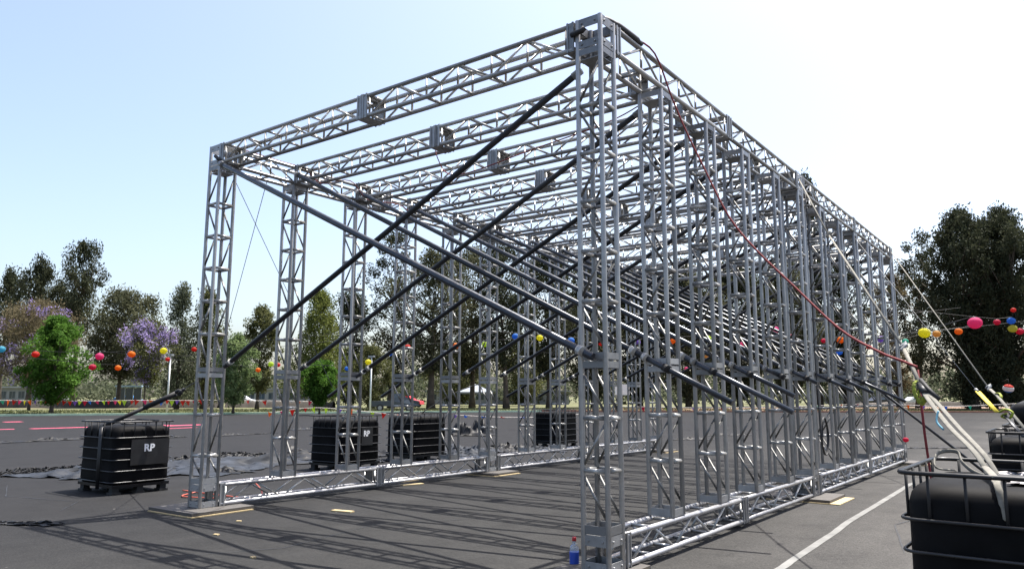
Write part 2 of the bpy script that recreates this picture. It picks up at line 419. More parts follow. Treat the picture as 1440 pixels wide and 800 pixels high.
for k in range(12):
    xm = -3.09
    truss('roof_truss', (-W + HT + .006, YL[k], ZT), (xm - .004, (YL[k] + YR[k]) / 2, ZT), 'grey roof truss half on the tarpaulin side, %s from the bottle corner' % ORD[k], 'truss', 'roof trusses on the tarpaulin side')
    truss('roof_truss', (xm + .004, (YL[k] + YR[k]) / 2, ZT), (-HT - .006, YR[k], ZT), 'grey roof truss half on the white line side, %s from the bottle corner' % ORD[k], 'truss', 'roof trusses on the white line side')
for x, ys, side in ((-W, YL, 'tarpaulin'), (0, YR, 'white line')):
    cuts = [(ys[0] + HT + .005, 3.10), (3.11, ys[5] - HT - .005), (ys[5] + HT + .005, 9.90), (9.91, ys[11] - HT - .005)]
    for i, (y0, y1) in enumerate(cuts):
        truss('eaves_truss', (x, y0, ZT), (x, y1, ZT), 'grey truss along the %s side roof edge, %s length from the bottle corner' % (side, ORD[i]), 'truss', 'roof edge trusses')
        truss('base_truss', (x, y0, ZB), (x, y1, ZB), 'shiny ground truss along the %s side, %s length from the bottle corner' % (side, ORD[i]), 'truss', 'base trusses')

# ------------------------------------------------------------------ diagonal brace tubes
def brace(name, a, c, label, group, mat, r=.033, sleeve=None, ext=None):
    a, c = Vector(a), Vector(c); d = (c - a); L = d.length; u = d.normalized()
    t_ = thing(name, a, label, 'brace', group)
    rod('tube', (0, 0, 0), d, r, t_, mat, 14)
    def ring(q, h, rr, m):
        p = u * q; rod('clamp', p - u * h, p + u * h, rr, t_, m, 12)
    ring(.02, .05, r * 1.2, 'plate'); ring(L - .13, .04, r * 1.22, 'alu_bar')
    if ext:
        e = Vector(ext) - a
        rod('inner_tube', d - u * .12, e, r * .86, t_, mat, 14)
        ring(L + .02, .03, r * 1.22, 'alu_bar'); ring(L + .28, .04, r * 1.12, 'black_rubber')
    return t_
EXT = {1: .79, 2: .99, 3: .66, 4: .10, 5: .28, 6: .50, 7: .55, 8: .85, 9: .4, 10: .2, 11: .1}
for k in range(12):
    yl, yr = YL[k] - .185, YR[k] - .185
    zt = 4.66 if k == 0 else 4.82
    a = Vector((-W + .26, yl, zt)); c = Vector((-.12, yr, 1.87 if k else 1.88))
    u = (c - a) / (c.x - a.x)
    lab = 'grey tube brace sloping down towards the white line, %s from the bottle corner' % ORD[k]
    if k == 0: brace('brace_tube', a, a + u * (0.03 - a.x), lab, 'braces sloping towards the white line', 'steel', .036)
    elif k == 9:
        brace('brace_tube', a, c, lab, 'braces sloping towards the white line', 'steel', .032)
    else: brace('brace_tube', a, c, lab, 'braces sloping towards the white line', 'steel', .034, ext=a + u * (EXT[k] - a.x))
    a = Vector((-.20, YR[k] + .02, 4.56)); c = Vector((-W + .30, YL[k] + .02, 1.86)); u = (c - a) / (c.x - a.x)
    lab = 'dark tube brace sloping down towards the tarpaulins, %s from the bottle corner' % ORD[k]
    brace('brace_tube', a, c, lab, 'braces sloping towards the tarpaulins', 'dark_steel', .032, ext=(a + u * (-W - .55 - a.x)) if k in (2, 3, 6, 7) else None)
p9 = on_z(1362, 648, GZ + .03)
pp = Vector((-.12, YR[9] - .185, 1.87)); q = CAM + ray(1362, 646) * ((11.04 - CAM.y) / ray(1362, 646).y)
t_ = thing('brace_pole', pp, 'long dark steel pole sloping from the lattice columns down to the asphalt by the tanks', 'brace')
dd = (q - pp); dd = dd * ((GZ - pp.z) / dd.z)
rod('tube', (0, 0, 0), dd, .026, t_, 'dark_steel', 12)
rod('clamp', -dd.normalized() * .05, dd.normalized() * .05, .036, t_, 'plate', 12)

# ------------------------------------------------------------------ pads of board under the columns
def pad(cx, cy, sx, sy, rz, label, ply=(.05, .04)):
    t_ = thing('base_pad', (cx, cy, GZ), label, 'board', 'board pads under the columns'); t_.rotation_euler = (0, 0, rz)
    b = MB(); b.box((-sx / 2 + ply[0], -sy / 2 - ply[1], .001), (sx / 2 + ply[0], sy / 2 - ply[1], .014)); b.build('plywood_sheet', M['plywood'], t_)
    b = MB(); b.box((-sx / 2, -sy / 2, .015), (sx / 2, sy / 2, .054)); b.build('board', M['old_wood'], t_)
pad(-W - .05, .02, 1.02, .92, .02, 'two layers of board under the corner column by the strut tank', (.03, .03))
pad(-W - .02, 6.16, 1.0, .82, 0, 'two layers of board under the middle column of the tarpaulin row', (.05, .02))
pad(-.1, 6.2, 1.05, .9, 0, 'two layers of board under the middle column of the white line row', (.14, .03))
pad(-.07, .10, .62, .62, 0, 'two layers of board under the corner column by the blue bottle', (.06, .03))
pad(.1, 13.75, .9, .8, 0, 'two layers of board under the far corner column of the white line row', (.05, .02))
pad(-W, 13.75, .9, .8, 0, 'two layers of board under the far corner column of the tarpaulin row', (.05, .02))
def chip(x, y, lx, ly, rz, label):
    b = MB(); b.box((-lx / 2, -ly / 2, .001), (lx / 2, ly / 2, .018)); o = b.build('wood_offcut', M['plywood']); o.location = (x, y, GZ); o.rotation_euler = (0, 0, rz)
    tag(o, label, 'wood', 'wood offcuts')
chip(-4.6, 1.08, .32, .09, .2, 'pale wood offcut lying on the asphalt in the shadows under the roof')
chip(-6.0, 3.85, .42, .10, 1.3, 'pale wood offcut against the base truss of the tarpaulin row')
rnd = random.Random(8)
b0 = MB(); b0.box((-.03, -.02, 0), (.03, .02, .012)); me_chip = b0.data('litter', M['plywood'])
for (x, y, wl) in ((-5.0, -.22, 'beside the board pad by the strut tank'), (-3.05, -1.36, 'in the shadow of the front roof truss'), (-4.4, -.9, 'lying alone between the shadows')):
    o = obj('wood_chip', me_chip); o.location = (x, y, GZ + .001); o.rotation_euler = (0, 0, rnd.uniform(0, 3)); tag(o, 'tiny pale wood chip ' + wl, 'wood', 'tiny wood chips')

# ------------------------------------------------------------------ bottle
t_ = thing('bottle', (-.34, .07, GZ), 'plastic bottle with blue label and red cap beside the corner column', 'bottle')
b = MB(); b.lathe([(.036, 0), (.041, .008), (.041, .17), (.036, .195), (.016, .235), (.015, .25)], 18); b.build('body', M['clear'], t_)
b = MB(); b.lathe([(.0425, .03), (.043, .035), (.043, .15), (.0425, .155)], 18); b.build('label', M['bottle_blue'], t_)
b = MB(); b.lathe([(.017, .246), (.019, .25), (.019, .278), (.016, .281)], 18); b.build('cap', M['bottle_red'], t_)

# ------------------------------------------------------------------ caged water tanks
def rrect(hx, hy, r, n=5):
    p = []
    for (sx, sy, a0) in ((1, 1, 0), (-1, 1, 90), (-1, -1, 180), (1, -1, 270)):
        for i in range(n + 1):
            a = R_(a0 + 90 * i / n); p.append((sx * (hx - r) + r * math.cos(a), sy * (hy - r) + r * math.sin(a)))
    return p
def tank_parts(lx, ly):
    hx, hy = lx / 2 - .018, ly / 2 - .018
    P = {}
    # bottle: stacked rounded sections, softly bulging, with a rounded shoulder
    zs = [(.155, .93, .10), (.17, .97, .13), (.22, 1.0, .14), (.45, .995, .14), (.5, .985, .14), (.55, .995, .14), (.78, .99, .14), (.95, .99, .15), (1.0, .965, .16), (1.03, .92, .17), (1.048, .84, .17), (1.055, .70, .16)]
    v = []; f = []; n = 0
    for (z, s, r) in zs:
        ring = rrect(hx * s, hy * s, r, 6)
        for i, (x, y) in enumerate(ring): v.append((x, y, z))
        n = len(ring)
    for i in range(len(zs) - 1):
        for j in range(n): f.append((i * n + j, i * n + (j + 1) % n, (i + 1) * n + (j + 1) % n, (i + 1) * n + j))
    f.append(tuple(reversed(range(n)))); f.append(tuple((len(zs) - 1) * n + j for j in range(n)))
    P['bottle'] = mesh('bottle', v, f, M['black_plastic'], True)
    b = MB(); b.lathe([(.10, 1.05), (.10, 1.075), (.085, 1.082)], 20); P['lid'] = b.data('lid', M['black_rubber'])
    # cage rings
    gx, gy = lx / 2, ly / 2
    P['rings'] = []
    for z in (.19, .36, .53, .70, .87, 1.115):
        b = MB(); b.tube([(x, y, z) for x, y in rrect(gx, gy, .09, 4)], .0095 if z < 1.1 else .0135, 6, True); P['rings'].append(b.data('cage_ring', M['cage_ring'] if z < 1.1 else M['cage']))
    b = MB(); b.tube([(0, 0, .862), (0, 0, 1.115)], .009, 6); P['bar'] = b.data('cage_bar', M['black_rubber'])  # upright steel bars coloured near black, their shade put into the colour
    P['bars'] = []
    for s in (-1, 1):
        for i in range(5):
            q = -1 + 2 * (i + .5) / 5
            P['bars'].append((q * (gx - .06), s * (gy - .015))); P['bars'].append((s * (gx - .015), q * (gy - .06)))
    # pallet
    b = MB(); b.box((-gx + .03, -gy + .03, .105), (gx - .03, gy - .03, .152)); P['pallet'] = b.data('pallet', M['cage'])
    P['feet'] = [(sx * (gx - .12), sy * (gy - .11)) for sx in (-1, 1) for sy in (-1, 0, 1)]
    b = MB(); b.box((-.085, -.07, 0), (.085, .07, .036)); b.box((-.06, -.05, .036), (.06, .05, .125)); P['foot'] = b.data('foot', M['black_rubber'])
    return P
TA = tank_parts(1.2, .98); TB = tank_parts(1.0, 1.2)
def text_mesh(s, size, mat):
    cu = bpy.data.curves.new('lettering', 'FONT'); cu.body = s; cu.size = size; cu.align_x = 'CENTER'; cu.align_y = 'CENTER'; cu.extrude = .0006; cu.offset = .006
    o = bpy.data.objects.new('lettering', cu); COL.objects.link(o)
    dg = bpy.context.evaluated_depsgraph_get(); me = bpy.data.meshes.new_from_object(o.evaluated_get(dg))
    bpy.data.objects.remove(o); me.materials.clear(); me.materials.append(mat); return me
def tank(cx, cy, rz, P, label, plate=None, extra=None):
    t_ = thing('water_tank', (cx, cy, GZ), label, 'tank', 'caged black water tanks'); t_.rotation_euler = (0, 0, rz)
    bt = obj('bottle', P['bottle'], t_); obj('lid', P['lid'], bt)
    for me in P['rings']: obj('cage_ring', me, t_)
    for (x, y) in P['bars']: obj('cage_bar', P['bar'], t_, Matrix.Translation((x, y, 0)))
    obj('pallet', P['pallet'], t_)
    for (x, y) in P['feet']: obj('foot', P['foot'], t_, Matrix.Translation((x, y, 0)))
    if plate:
        x, y0, y1, z0, z1 = plate
        b = MB(); b.box((x, y0, z0), (x + .004, y1, z1)); pl = b.build('nameplate', M['nameplate'], t_)
        if extra:
            me = text_mesh(extra, .155, M['white_paint'])
            obj('lettering', me, pl, Matrix.Translation((x + .0055, (y0 + y1) / 2 - .02, (z0 + z1) / 2 + .06)) @ Matrix(((0, 0, 1, 0), (1, 0, 0, 0), (0, 1, 0, 0), (0, 0, 0, 1))))
    return t_
t1 = tank(-9.25, .46, .0, TA, 'caged black water tank lettered RP with a black strut rising from its top', (.605, -.22, .40, .44, .84), 'RP')
b = MB(); b.tube([(.22, -.515, .08), (.20, -.515, .5), (.20, -.515, .9), (.10, -.47, 1.02), (.02, -.3, 1.045)], .028, 8, flat=.25); b.build('strap', M['nameplate'], t1)
tank(-9.22, 5.12, .03, TB, 'caged black water tank lettered RP standing behind the third lattice column', (.505, -.02, .30, .50, .86), 'RP')
tank(-9.62, 7.72, -.05, TB, 'caged black water tank tied by a pale strap beside the crumpled grey tarpaulins')
tank(-9.62, 13.85, .02, TB, 'caged black water tank standing alone past the crumpled tarpaulins')
tank(3.06, -.60, -.02, TB, 'large caged black water tank with a white sling looped into its top')
tank(3.0, 5.25, .0, TB, 'caged black water tank behind the one with the white sling, a yellow strap above')
tank(3.0, 7.75, .0, TB, 'caged black water tank topped with a black bundle')

# ------------------------------------------------------------------ straps, ropes and cables
def near(px, py, A, B):
    d = ray(px, py); e = B - A; w0 = CAM - A
    a, b_, c, p, q = d.dot(d), d.dot(e), e.dot(e), d.dot(w0), e.dot(w0)
    return CAM + d * ((b_ * q - c * p) / (a * c - b_ * b_))
def cable(name, pts, r, mat, label, cat, n=6, group=None, flat=None):
    p0 = Vector(pts[0]); b = MB(); b.tube([Vector(p) - p0 for p in pts], r, n, flat=flat)
    o = b.build(name, M[mat]); o.location = p0; return tag(o, label, cat, group)
def sagged(a, c, sag, n=14):
    a, c = Vector(a), Vector(c); return [a.lerp(c, i / n) - Vector((0, 0, sag * 4 * (i / n) * (1 - i / n))) for i in range(n + 1)]
def smooth_path(pts, n=6):
    P = [Vector(p) for p in pts]; out = []
    for i in range(len(P) - 1):
        p0, p1, p2, p3 = P[max(i - 1, 0)], P[i], P[i + 1], P[min(i + 2, len(P) - 1)]
        for j in range(n):
            t = j / n; out.append(.5 * (2 * p1 + (p2 - p0) * t + (2 * p0 - 5 * p1 + 4 * p2 - p3) * t * t + (3 * p1 - p0 - 3 * p2 + p3) * t ** 3))
    return out + [P[-1]]

A1, B1 = Vector((.13, 6.2, 4.90)), Vector((2.95, -.6, 1.06))
def on1(f): return A1.lerp(B1, f)
k1, k2, r1_, r2_ = near(1165, 330, A1, B1), near(1270, 488, A1, B1), near(1296, 545, A1, B1), near(1309, 563, A1, B1)
t_ = thing('guy_strap', A1, 'cream guy rope and white sling tied from the roof edge to the large tank', 'strap')
def sub(name, pts, r, mat, parent, n=6, flat=None):
    b = MB(); b.tube([Vector(p) - parent.location for p in pts], r, n, flat=flat); return b.build(name, M[mat], parent)
sub('rope', [A1, k1], .011, 'rope_white', t_)
sub('rope', [k1, k2], .012, 'rope_white', t_); sub('rope', [k2, r1_], .016, 'rope_white', t_)
sub('knot', smooth_path([k1 + Vector((.03, .05, .03)), k1 + Vector((-.02, .02, -.02)), k1 + Vector((.02, -.02, .03)), k1 + Vector((.0, -.05, -.05))]), .016, 'rope_white', t_)
sub('knot', smooth_path([k2 + Vector((.02, .04, .04)), k2 + Vector((-.02, .01, .0)), k2 + Vector((.025, -.01, .02)), k2 + Vector((-.01, -.05, -.03))]), .014, 'rope_grey', t_)
du = (B1 - A1).normalized()
# ratchet bundle
sub('ratchet_webbing', smooth_path([r1_ + Vector((-.03, .02, .05)), r1_ + Vector((-.05, 0, .02)), r1_ + Vector((-.04, -.03, -.05)), r1_ + Vector((.0, -.06, -.11)), r1_ + Vector((.03, -.05, -.06)), r1_ + Vector((.02, -.01, .01)), r1_ + Vector((-.02, -.01, -.03)), r1_ + Vector((.01, -.05, -.09))]), [.019 + .005 * math.sin(i * 2.1) for i in range(43)], 'ratchet', t_, 8, flat=.35)
sub('ratchet_handle', [r1_ + Vector((-.01, .05, .06)), r1_ + Vector((.05, -.05, -.01)), r1_ + Vector((.12, -.12, -.08))], .014, 'black_rubber', t_, 8)
sub('ratchet_body', [r1_ + du * -.04, r1_ + du * .09], .026, 'dark_steel', t_, 8)
# two wide white sling legs into the tank
for o_, nm in ((Vector((-.014, -.006, 0)), 0), (Vector((.018, .008, .0)), 1)):
    e_ = B1 + Vector((.0, .04, -.05)) + o_ * 1.4
    sub('sling', smooth_path([r1_ + o_ * .3, r1_.lerp(B1, .18) + o_ * 1.1 - Vector((0, 0, .01)), r1_.lerp(B1, .5) + o_ * 1.5 - Vector((0, 0, .02)), r1_.lerp(B1, .85) + o_ * 1.2, e_]), .018, 'rope_white', t_, 8, flat=.3)
sub('sling_tail', smooth_path([B1 + Vector((-.03, .0, .0)), B1 + Vector((.03, -.3, -.02)), B1 + Vector((.06, -.52, -.04)), B1 + Vector((.08, -.575, -.12)), B1 + Vector((.09, -.585, -.22))]), [.022] * 12 + [.018] * 8 + [.012] * 4 + [.004], 'rope_white', t_, 8, flat=.3)
kk = r1_.lerp(B1, .42); sub('blue_tie', smooth_path([kk + Vector((-.05, 0, .04)), kk + Vector((-.06, -.03, -.03)), kk + Vector((-.02, -.06, -.08))]), .007, 'pale_blue', t_)
# folded sling lying on the same tank
o = cable('sling_loop', smooth_path([(2.72, -.20, 1.0), (2.62, -.28, 1.02), (2.62, -.12, 1.10), (2.72, -.06, 1.11), (2.76, -.18, 1.05), (2.86, -.30, .99), (3.02, -.36, .985), (3.18, -.34, .985)]), .014, 'rope_white', 'white webbing loop lying on top of the large tank', 'strap', 8, flat=.4)

A2, B2 = Vector((.13, 13.75, 4.90)), Vector((2.9, 5.2, 1.02))
q1, q2 = near(1390, 545, A2, B2), near(1402, 556, A2, B2)
t_ = thing('guy_strap', A2, 'pale guy rope from the far roof corner to the second tank by the white line', 'strap')
sub('rope', [A2, q1], .011, 'rope_white', t_)
sub('knot', smooth_path([q1 + Vector((.03, .03, .04)), q1 + Vector((-.02, 0, 0)), q1 + Vector((.02, -.02, .02)), q1 + Vector((0, -.06, -.04))]), .022, 'rope_grey', t_)
sub('sling', [q1, q2, B2], .024, 'rope_white', t_, 8, flat=.5)
sub('ratchet_webbing', smooth_path([q2 + Vector((-.02, .03, .03)), q2 + Vector((.03, .0, .03)), q2 + Vector((.05, -.06, -.02)), q2 + Vector((.01, -.05, -.05)), q2 + Vector((.03, .0, .0))]), .019, 'ratchet', t_, 8, flat=.35)
A3, B3 = Vector((.12, 9.97, 4.60)), Vector((2.75, 5.0, 1.0))
s1, s2, s3 = near(1372, 547, A3, B3), near(1402, 579, A3, B3), near(1412, 582, A3, B3)
t_ = thing('ratchet_strap', A3, 'yellow ratchet strap on a thin dark rope above the second tank by the white line', 'strap')
sub('rope', [A3, s1], .0035, 'rope_grey', t_); sub('hook', [s1, s1.lerp(s2, .12)], .02, 'rope_grey', t_)
sub('webbing', [s1.lerp(s2, .1), s2], .034, 'yellow_strap', t_, 8, flat=.2)
sub('ratchet_webbing', smooth_path([s3 + Vector((-.05, .02, .02)), s3 + Vector((.02, .0, .06)), s3 + Vector((.09, -.02, .02)), s3 + Vector((.05, -.02, -.05)), s3 + Vector((-.03, 0, -.03)), s3 + Vector((.03, -.01, .01))]), .027, 'ratchet', t_, 8, flat=.45)
sub('webbing', [s3, B3 + Vector((.1, .0, 0))], .026, 'dark_steel', t_, 8, flat=.3)

# red rope
re = near(1290, 516, A1, B1); path = [(-.06, -.05, 5.02), (.05, .12, 5.025), (.13, .5, 5.02), (.16, .95, 5.01)]
p4 = Vector((.19, 1.15, 4.86))
for (px, py, f) in ((945, 138, .06), (966, 187, .12), (988, 232, .19), (1024, 303, .31), (1062, 350, .42), (1116, 402, .56), (1180, 462, .74), (1235, 494, .88), (1270, 508, .96)):
    base = p4.lerp(re, f); d = (re - p4); path.append(CAM + ray(px, py) * ((base - CAM).dot(FWD) / 1.0))
path.append(re)
cable('rope', smooth_path(path, 4), .010, 'rope_red', 'dark red rope sagging from the front corner of the roof to the cream guy rope', 'rope')
e = near(1310, 640, re, Vector((re.x + .05, re.y + .2, GZ)))
cable('rope', [re + Vector((0, 0, -.02)), re + Vector((.01, .03, -.5)), Vector((re.x + .03, re.y + .1, re.z - 1.0)), Vector((re.x + .05, re.y + .16, GZ + .01))], .010, 'rope_red', 'dark red rope end hanging straight down from the cream guy rope', 'rope')
# red signal cable under the beams and along the tarpaulin-side eaves
cable('rope', smooth_path([(-W + .15, .2, 5.0), (-W + .1, .9, 5.01), (-W + .16, 1.3, 4.98), (-W + .5, 1.36, 4.70), (-W + 1.0, 1.5, 4.69), (-W + .3, 2.5, 4.72), (-W + .6, 2.9, 4.68), (-W + .2, 3.7, 4.71)], 5), .007, 'rope_red', 'thin red rope strung along the roof edge on the tarpaulin side', 'rope')
cable('rope', smooth_path([(-.14, 1.2, 4.6), (-.5, 1.1, 4.45), (-1.4, .95, 4.28), (-2.6, 1.0, 4.2), (-3.2, 1.3, 4.62), (-3.3, 1.35, 4.98)], 5), .007, 'rope_red', 'thin red rope drooping under the second roof truss', 'rope')
# black cable with a coil hanging on the sixth column
cp = Vector((.17, 6.36, 4.7)); pts = [cp, Vector((.18, 6.37, 3.5)), Vector((.175, 6.36, 2.0)), Vector((.19, 6.37, 1.1))]
for i in range(34):
    a = i / 33 * 3 * 2 * math.pi + math.pi; pts.append(Vector((.19 + .004 * i * .2, 6.56 + .19 * math.cos(a) + .01 * math.sin(i), .86 + .27 * math.sin(a) + .02 * math.sin(i * 1.7))))
cable('cable', smooth_path(pts, 3), .009, 'black_cable', 'black cable hanging in a coil on the middle column of the white line row', 'cable')
# black wrapping on the front corner of the roof
t_ = thing('cable_wrap', (0, 0, 5.0), 'black cable bundle taped over the front corner of the roof', 'cable')
b = MB(); b.tube(smooth_path([(.0, -.05, .02), (.06, .08, .05), (.10, .25, .045), (.125, .52, .03), (.13, .72, .025)], 5), [.03] * 10 + [.036] * 8 + [.024, .03, .018], 8); b.build('bundle', M['black_cable'], t_)
b = MB(); b.tube([(-.17, -.16, -.14), (-.05, -.165, -.135), (-.02, -.16, -.11)], .026, 8); b.tube([(-.16, -.16, -.14), (-.20, -.02, -.13)], .024, 8); b.build('tape', M['black_cable'], t_)
t_ = thing('cable_wrap', (-W, 0, 4.8), 'black and grey clamp bundle on the roof corner above the strut tank', 'cable')
b = MB(); b.tube(smooth_path([(.06, -.165, .02), (.12, -.17, -.02), (.17, -.15, -.06), (.20, -.05, -.05)], 4), .026, 8); b.build('bundle', M['black_cable'], t_)
# guy wires on the tarpaulin side
cable('guy_wire', [(-W + .02, .16, 4.6), (-9.1, 5.0, 1.06)], .0055, 'rope_grey', 'thin grey guy wire from the roof corner to the other RP tank', 'wire')
gw = on_z(272, 640)
cable('guy_wire', [(-W - .05, .78, 4.72), gw], .0055, 'rope_grey', 'thin grey guy wire from the roof edge down to the asphalt behind the corner column', 'wire')
cable('guy_strap', smooth_path([(-9.3, 7.5, 1.05), near(640, 552, Vector((-9.3, 7.5, 1.05)), Vector((-W - .15, 6.2, 1.72))), (-W - .15, 6.1, 1.72)], 4), .02, 'rope_white', 'pale strap from the tank by the grey tarpaulins to a lattice column', 'strap', 8, flat=.4)
# black strut in the strut tank
sa, sb = at(157, 594, 12.15), at(250, 552, 12.35)
t_ = thing('strut', sa, 'black padded strut rising out of a tank lettered RP', 'strut')
dd = sb - sa
b = MB(); b.tube([dd * -.12, dd * .15, dd * .5], .033, 10); b.tube([dd * .5, dd * .8, dd * .97], .043, 10); b.build('padded_bar', M['black_rubber'], t_)
b = MB(); b.tube(smooth_path([dd * .93, dd * 1.0 + Vector((0, 0, .03)), dd * 1.05 + Vector((.02, 0, -.01)), dd * 1.02 + Vector((0, 0, -.05)), dd * 1.1 + Vector((0, 0, .02))], 4), .028, 8); b.build('knob', M['black_rubber'], t_)
b = MB(); b.tube([dd, Vector((-W - .14, .12, 1.8)) - sa], .008, 6); b.build('cord', M['black_cable'], t_)
# orange-red hose by the corner
cable('hose', smooth_path([(-7.0, .75, GZ + .02), (-7.6, .55, GZ + .02), (-7.9, .9, GZ + .02), (-7.7, 1.25, GZ + .10), (-7.3, 1.45, GZ + .20), (-6.9, 1.4, GZ + .12), (-6.6, 1.2, GZ + .02), (-6.9, 1.0, GZ + .02), (-8.3, .95, GZ + .02)], 6), .010, 'hose_red', 'orange red hose curled on the asphalt behind the corner column', 'hose')

# ------------------------------------------------------------------ tarpaulins
def tarp(name, cx, cy, lx, ly, rz, amp, seed, mat, label, ridge=5.0, cols=46):
    rg = np.random.default_rng(seed); nx = cols; ny = max(16, int(cols * ly / lx))
    u, v = np.meshgrid(np.linspace(-1, 1, nx), np.linspace(-1, 1, ny), indexing='ij')
    h = np.zeros_like(u)
    for o in range(7):
        a = rg.uniform(0, math.pi); fr = ridge * (1.0 + o * .45) * rg.uniform(.7, 1.2)
        ph = rg.uniform(0, 6.28); wv = 1.1 * np.sin(u * rg.uniform(1, 3) + rg.uniform(0, 6)) + 1.1 * np.sin(v * rg.uniform(1, 3.5) + rg.uniform(0, 6))
        s = np.sin((u * math.cos(a) + v * math.sin(a) * ly / lx) * fr + ph + wv)
        h += (1 - np.abs(s)) ** 2.2 * (.9 / (1 + .5 * o))
    h /= h.max(); edge = np.minimum(1 - np.abs(u), 1 - np.abs(v)); h *= .12 + .88 * np.clip(edge * 2.2, 0, 1)
    bl = .6 + .4 * np.sin(u * 2.2 + seed) * np.sin(v * 2.9 + seed * 2.1); h *= .25 + .75 * bl
    th = np.arctan2(v, u); wob = 1 + .10 * np.sin(th * 3 + seed) + .07 * np.sin(th * 7 + 2 * seed) + .04 * np.sin(th * 13 + seed)
    X = u * lx / 2 * wob + .05 * rg.standard_normal(u.shape) * .4; Y = v * ly / 2 * wob + .05 * rg.standard_normal(u.shape) * .4
    Z = .008 + h * amp + .008 * rg.random(u.shape)
    co = np.stack([X, Y, Z], -1).reshape(-1, 3); f = []
    for i in range(nx - 1):
        for j in range(ny - 1): f.append((i * ny + j, (i + 1) * ny + j, (i + 1) * ny + j + 1, i * ny + j + 1))
    me = mesh(name, co.tolist(), f, mat, True); o = obj(name, me); o.location = (cx, cy, GZ); o.rotation_euler = (0, 0, rz)
    return tag(o, label, 'tarpaulin', 'tarpaulins on the asphalt' if name == 'tarpaulin' else 'black cloth strips on the asphalt')
tarp('tarpaulin', -11.9, 1.6, 2.7, 2.2, .25, .42, 3, M['tarp'], 'grey tarpaulin spread beyond the strut tank')
tarp('tarpaulin', -12.2, 3.7, 3.6, 3.0, .2, .36, 4, M['tarp'], 'grey tarpaulin spread flat between the strut tank and the next tank', 3.5)
tarp('tarpaulin', -13.4, 4.4, 1.1, 4.2, .2, .22, 5, M['tarp_black'], 'black tarpaulin rumpled along the edge of a grey one before the second tank')
tarp('tarpaulin', -12.2, 7.1, 2.6, 2.6, .1, .30, 6, M['tarp_black'], 'black tarpaulin bunched up behind the other RP tank')
tarp('tarpaulin', -10.4, 6.3, 1.5, 1.4, .3, .26, 7, M['tarp'], 'grey tarpaulin heaped between the other RP tank and the next tank')
tarp('tarpaulin', -10.2, 9.9, 2.0, 2.4, .2, .42, 8, M['tarp'], 'grey crumpled tarpaulin piled beyond the tank with the pale strap', 6)
tarp('tarpaulin', -9.6, 11.6, 1.7, 1.8, .5, .34, 9, M['tarp_black'], 'black crumpled tarpaulin piled before the lone tank', 6)
tarp('tarpaulin', -13.6, 1.1, .5, 2.6, .3, .14, 12, M['tarp_black'], 'black tarpaulin edge folded along the grey one beyond the strut tank')
tarp('tarpaulin', -10.9, 2.9, 1.9, .55, .5, .16, 13, M['tarp_black'], 'narrow black tarpaulin fold lying behind the corner column')
tarp('tarpaulin', -8.9, 12.2, 1.4, 1.2, .3, .20, 10, M['tarp'], 'small grey tarpaulin heap before the lone tank')
tarp('tarpaulin', -15.8, 17.3, 1.7, 1.2, .6, .95, 11, M['tarp_black'], 'black bundle of plastic heaped on the open asphalt beyond the tarpaulins', 2.5, 30)
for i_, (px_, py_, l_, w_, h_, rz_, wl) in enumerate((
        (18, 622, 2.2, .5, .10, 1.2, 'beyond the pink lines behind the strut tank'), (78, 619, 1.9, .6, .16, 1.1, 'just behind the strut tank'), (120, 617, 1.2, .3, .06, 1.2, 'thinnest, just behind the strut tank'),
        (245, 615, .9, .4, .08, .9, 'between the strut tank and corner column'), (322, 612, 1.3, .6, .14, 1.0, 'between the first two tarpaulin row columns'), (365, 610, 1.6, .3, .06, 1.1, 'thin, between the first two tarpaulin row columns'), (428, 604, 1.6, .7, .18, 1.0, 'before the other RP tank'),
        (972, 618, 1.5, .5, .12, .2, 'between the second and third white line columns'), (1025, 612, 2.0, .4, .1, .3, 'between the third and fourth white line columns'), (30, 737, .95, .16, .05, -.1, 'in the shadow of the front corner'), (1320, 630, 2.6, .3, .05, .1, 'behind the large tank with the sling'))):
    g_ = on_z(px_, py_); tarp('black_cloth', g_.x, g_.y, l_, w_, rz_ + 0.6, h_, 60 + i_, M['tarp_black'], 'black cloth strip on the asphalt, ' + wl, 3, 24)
o = tarp('white_cloth', 3.28, -.62, .55, .5, .3, .06, 90, M['pole_cloth'], 'crumpled white cloth lying on top of the large tank', 3, 24); o.location.z = .998; o['group'] = ''; o['category'] = 'cloth'; del o['group']
# black bundle on the far right tank
rg = np.random.default_rng(4); vs_ = []; fs_ = []
nu, nv = 18, 12
for i in range(nv + 1):
    for j in range(nu):
        th = 2 * math.pi * j / nu; ph = math.pi * i / nv
        rr = 1 + .12 * math.sin(3 * th + 2 * ph) + .10 * math.sin(5 * th - 3 * ph) + .04 * rg.standard_normal()
        vs_.append((.36 * rr * math.sin(ph) * math.cos(th), .34 * rr * math.sin(ph) * math.sin(th), .24 + .24 * math.cos(ph) * rr))
for i in range(nv):
    for j in range(nu): fs_.append((i * nu + j, i * nu + (j + 1) % nu, (i + 1) * nu + (j + 1) % nu, (i + 1) * nu + j))
o = obj('bundle', mesh('bundle', vs_, fs_, M['tarp_black'], True)); o.location = (2.95, 7.7, 1.0 - .02); tag(o, 'lumpy black plastic bundle on the last tank by the white line', 'bundle')
for f_ in o.data.polygons: pass

